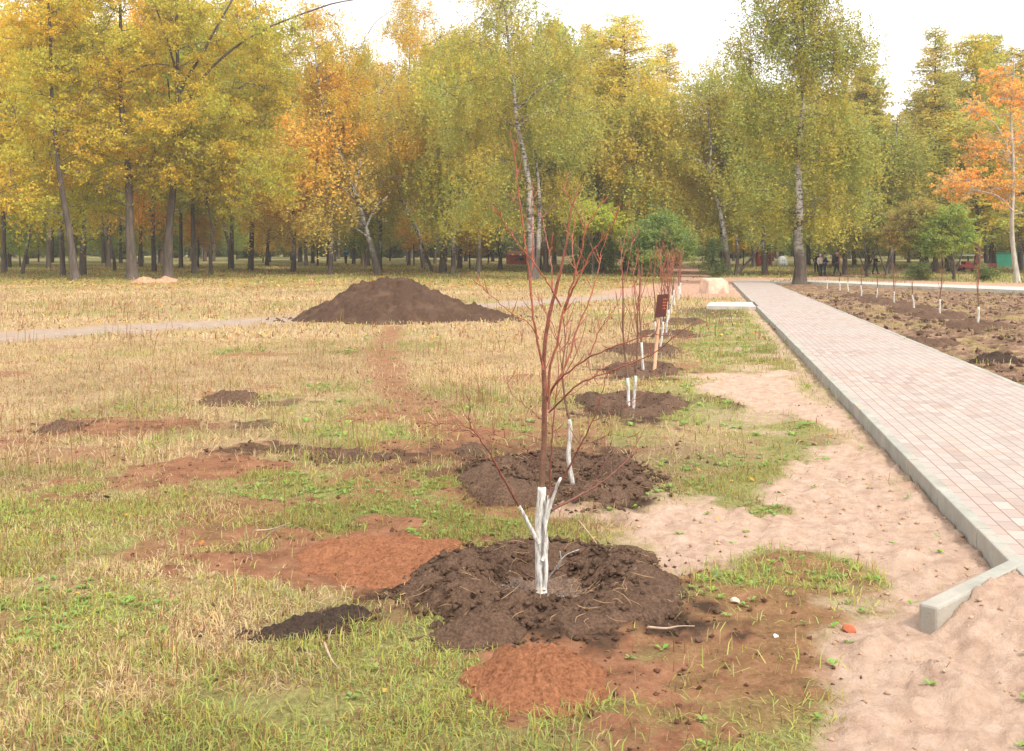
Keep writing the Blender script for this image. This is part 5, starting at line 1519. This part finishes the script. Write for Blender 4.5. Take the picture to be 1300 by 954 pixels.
def box_part(name, c, s, mat, parent, bev=.02, rot=None):
    bm = bmesh.new(); bm_box(bm, c, s, rot, bev); return link(name, bm_mesh(name, bm), mat, parent)
def cart():
    bx, by = PG(1229, 345); root = empty('ride_cart', (bx, by, ground_z(bx, by)), 'small red amusement cart with white canopy on the grass left of the orange birch', 'cart')
    Mr = plain('red_paint', (.32, .04, .03), .4, .15, 3, .4); Mw = plain('white_canvas', (.8, .8, .76), .7, .05, 3)
    box_part('body', (0, 0, .42), (1.9, 1.1, .42), Mr, root, .08)
    box_part('body', (-.2, .0, .75), (.5, 1.0, .3), Mr, root, .05)
    box_part('bench', (1.75, 0, .55), (1.1, .9, .35), Mr, root, .05)
    box_part('canopy', (0, 0, 1.42), (2.0, 1.3, .09), Mw, root, .03)
    for x in (-.85, .85):
        for y in (-.48, .48):
            T = Tubes(); T.tube([(x, y, .5), (x, y, 1.4)], [.03, .03], 6); link('post', T.mesh('post'), Mw, root)
    Mb = plain('rubber', (.03, .03, .03), .9)
    for x in (-.65, .65, 1.75):
        for y in (-.5, .5):
            T = Tubes(); T.tube([(x, y - .05, .2), (x, y + .05, .2)], [.2, .2], 14); link('wheel', T.mesh('wheel'), Mb, root)
cart()
def fence(p, q, hgt, lab, col):
    a, bb = np.array(PG(*p)), np.array(PG(*q)); bz = float(rise(a[1])); root = empty('fence', (a[0], a[1], bz), lab, 'fence')
    d = bb - a; L = float(np.linalg.norm(d)); ang = math.atan2(d[1], d[0]); root.rotation_euler = (0, 0, ang)
    M = plain('green_paint', col, .6, .15, 3)
    k = max(1, int(L / 2.5))
    for i in range(k + 1):
        T = Tubes(); T.tube([(L * i / k, 0, -.2), (L * i / k, 0, hgt + .08)], [.04, .04], 6); link('post', T.mesh('post'), M, root)
    box_part('panel', (L / 2, .05, hgt / 2 + .1), (L, .03, hgt - .15), M, root, .005)
    box_part('rail', (L / 2, -.01, hgt), (L, .05, .05), M, root, .005)
fence((1262, 341), (1420, 341), 1.5, 'green sheet fence behind the orange birch at the right edge', (.03, .22, .14))
def kiosk(px, w, d, h, col, rcol, lab, name='kiosk'):
    bx, by = PG(*px); root = empty(name, (bx, by, ground_z(bx, by)), lab, 'kiosk', None, .2)
    M = plain(name + '_paint', col, .7, .12, 2)
    box_part('wall', (0, 0, h / 2), (w, d, h), M, root, .03)
    bm = bmesh.new(); z = h
    vs = [bm.verts.new(v) for v in ((-w * .56, -d * .58, z), (w * .56, -d * .58, z), (w * .56, d * .58, z), (-w * .56, d * .58, z), (-w * .5, 0, z + .5), (w * .5, 0, z + .5))]
    for f in ((0, 1, 5, 4), (2, 3, 4, 5), (1, 2, 5), (3, 0, 4), (3, 2, 1, 0)): bm.faces.new([vs[i] for i in f])
    link('roof', bm_mesh('roof', bm), plain(name + '_roof', rcol, .7, .12, 2), root)
    box_part('window', (-w * .15, -d / 2 - .012, h * .6), (w * .3, .03, h * .3), plain('dark_glass', (.03, .04, .05), .15, .1, 2, .5), root, .004)
    box_part('door', (w * .28, -d / 2 - .012, h * .42), (w * .22, .03, h * .8), plain('door_paint', (.18, .06, .04), .5), root, .004)
kiosk((967, 338), 1.7, 1.6, 1.5, (.50, .10, .05), (.30, .10, .07), 'small orange-red hut far behind the leaning birch')
kiosk((664, 336), 3.6, 2.0, 1.1, (.42, .09, .05), (.28, .10, .07), 'low red hut far behind the tall patched birch')
def tent():
    bx, by = PG(993, 339); root = empty('dome_tent', (bx, by, ground_z(bx, by)), 'small white dome tent far off left of the massive birch', 'tent')
    bm = bmesh.new(); bmesh.ops.create_uvsphere(bm, u_segments=12, v_segments=10, radius=1)
    for v in bm.verts: v.co = Vector((v.co.x * .65, v.co.y * .65, max(0, v.co.z) ** .8 * 1.15))
    link('canopy', bm_mesh('canopy', bm, True), plain('tent_cloth', (.78, .80, .80), .7, .05, 3), root)
    bm = bmesh.new(); vs = [bm.verts.new(v) for v in ((-.2, -.66, .02), (.2, -.66, .02), (.12, -.52, .75), (-.12, -.52, .75))]; bm.faces.new(vs)
    bmesh.ops.solidify(bm, geom=bm.faces[:], thickness=.02)
    link('door', bm_mesh('door', bm), plain('tent_door', (.35, .36, .38), .8), root)
tent()

# ------------------------------------------------------------------ air
def haze():
    bm = bmesh.new(); bm_box(bm, (0, 130, 16.5), (5200, 980, 37))
    m = bpy.data.materials.new('haze_air'); m.use_nodes = True; nt = m.node_tree; nt.nodes.clear()
    o = nt.nodes.new('ShaderNodeOutputMaterial'); v = nt.nodes.new('ShaderNodeVolumePrincipled')
    v.inputs['Color'].default_value = (.93, .93, .92, 1); v.inputs['Density'].default_value = HAZE
    nt.links.new(v.outputs[0], o.inputs['Volume'])
    h = link('haze', bm_mesh('haze', bm), m); tag(h, 'thin pale autumn haze in the air', 'haze', None, 'stuff')
HAZE = .0006
haze()
# ------------------------------------------------------------------ light, sky, camera
SUN_EL, SUN_AZ = 50, 140      # soft light from high behind the camera, on its right
w = bpy.data.worlds.new('World'); scene.world = w; w.use_nodes = True
nt = w.node_tree; nt.nodes.clear(); n = N(nt)
sky = nt.nodes.new('ShaderNodeTexSky'); sky.sky_type = 'NISHITA'; sky.sun_disc = False
sky.sun_elevation = R(SUN_EL); sky.sun_rotation = R(SUN_AZ); sky.dust_density = 4; sky.air_density = 1; sky.ozone_density = 1
hs = nt.nodes.new('ShaderNodeHueSaturation'); hs.inputs['Saturation'].default_value = .12; n.to(sky.outputs[0], hs.inputs['Color'])
cl = n.noise(n.mapping(n.coord('Generated'), (1, 1, 3)), 1.6, 5, .55)
c = n.mix(.72, hs.outputs[0], n.ramp(cl, [(.3, (9.6, 9.5, 9.4)), (.7, (12.0, 11.9, 11.8))]))
bg = nt.nodes.new('ShaderNodeBackground'); n.to(c, bg.inputs[0]); bg.inputs[1].default_value = .07
out = nt.nodes.new('ShaderNodeOutputWorld'); n.to(bg.outputs[0], out.inputs[0])
sl = bpy.data.lights.new('sun', 'SUN'); sl.energy = 1.5; sl.angle = R(10); sl.color = (1, .93, .84)
so = bpy.data.objects.new('sun', sl); COL.objects.link(so)
el, az = R(SUN_EL), R(SUN_AZ)
so.rotation_euler = Vector((math.sin(az) * math.cos(el), math.cos(az) * math.cos(el), math.sin(el))).to_track_quat('Z', 'Y').to_euler()
so.location = (0, 0, 40)

cam = bpy.data.cameras.new('camera'); co = bpy.data.objects.new('camera', cam); COL.objects.link(co)
cam.sensor_width = 36; cam.lens = F / 1300 * 36; cam.shift_y = -(477 - HZ) / 1300
co.location = (0, 0, EYE); co.rotation_euler = (R(90), 0, 0); cam.clip_end = 2500; cam.clip_start = .05
scene.camera = co
vs = scene.view_settings; scene.display_settings.display_device = 'sRGB'
vs.view_transform = 'Standard'; vs.look = 'None'; vs.gamma = 1; vs.exposure = 1.42
scene.render.engine = 'CYCLES'; scene.cycles.max_bounces = 6; scene.cycles.diffuse_bounces = 3; scene.cycles.transmission_bounces = 4
scene.cycles.use_denoising = True
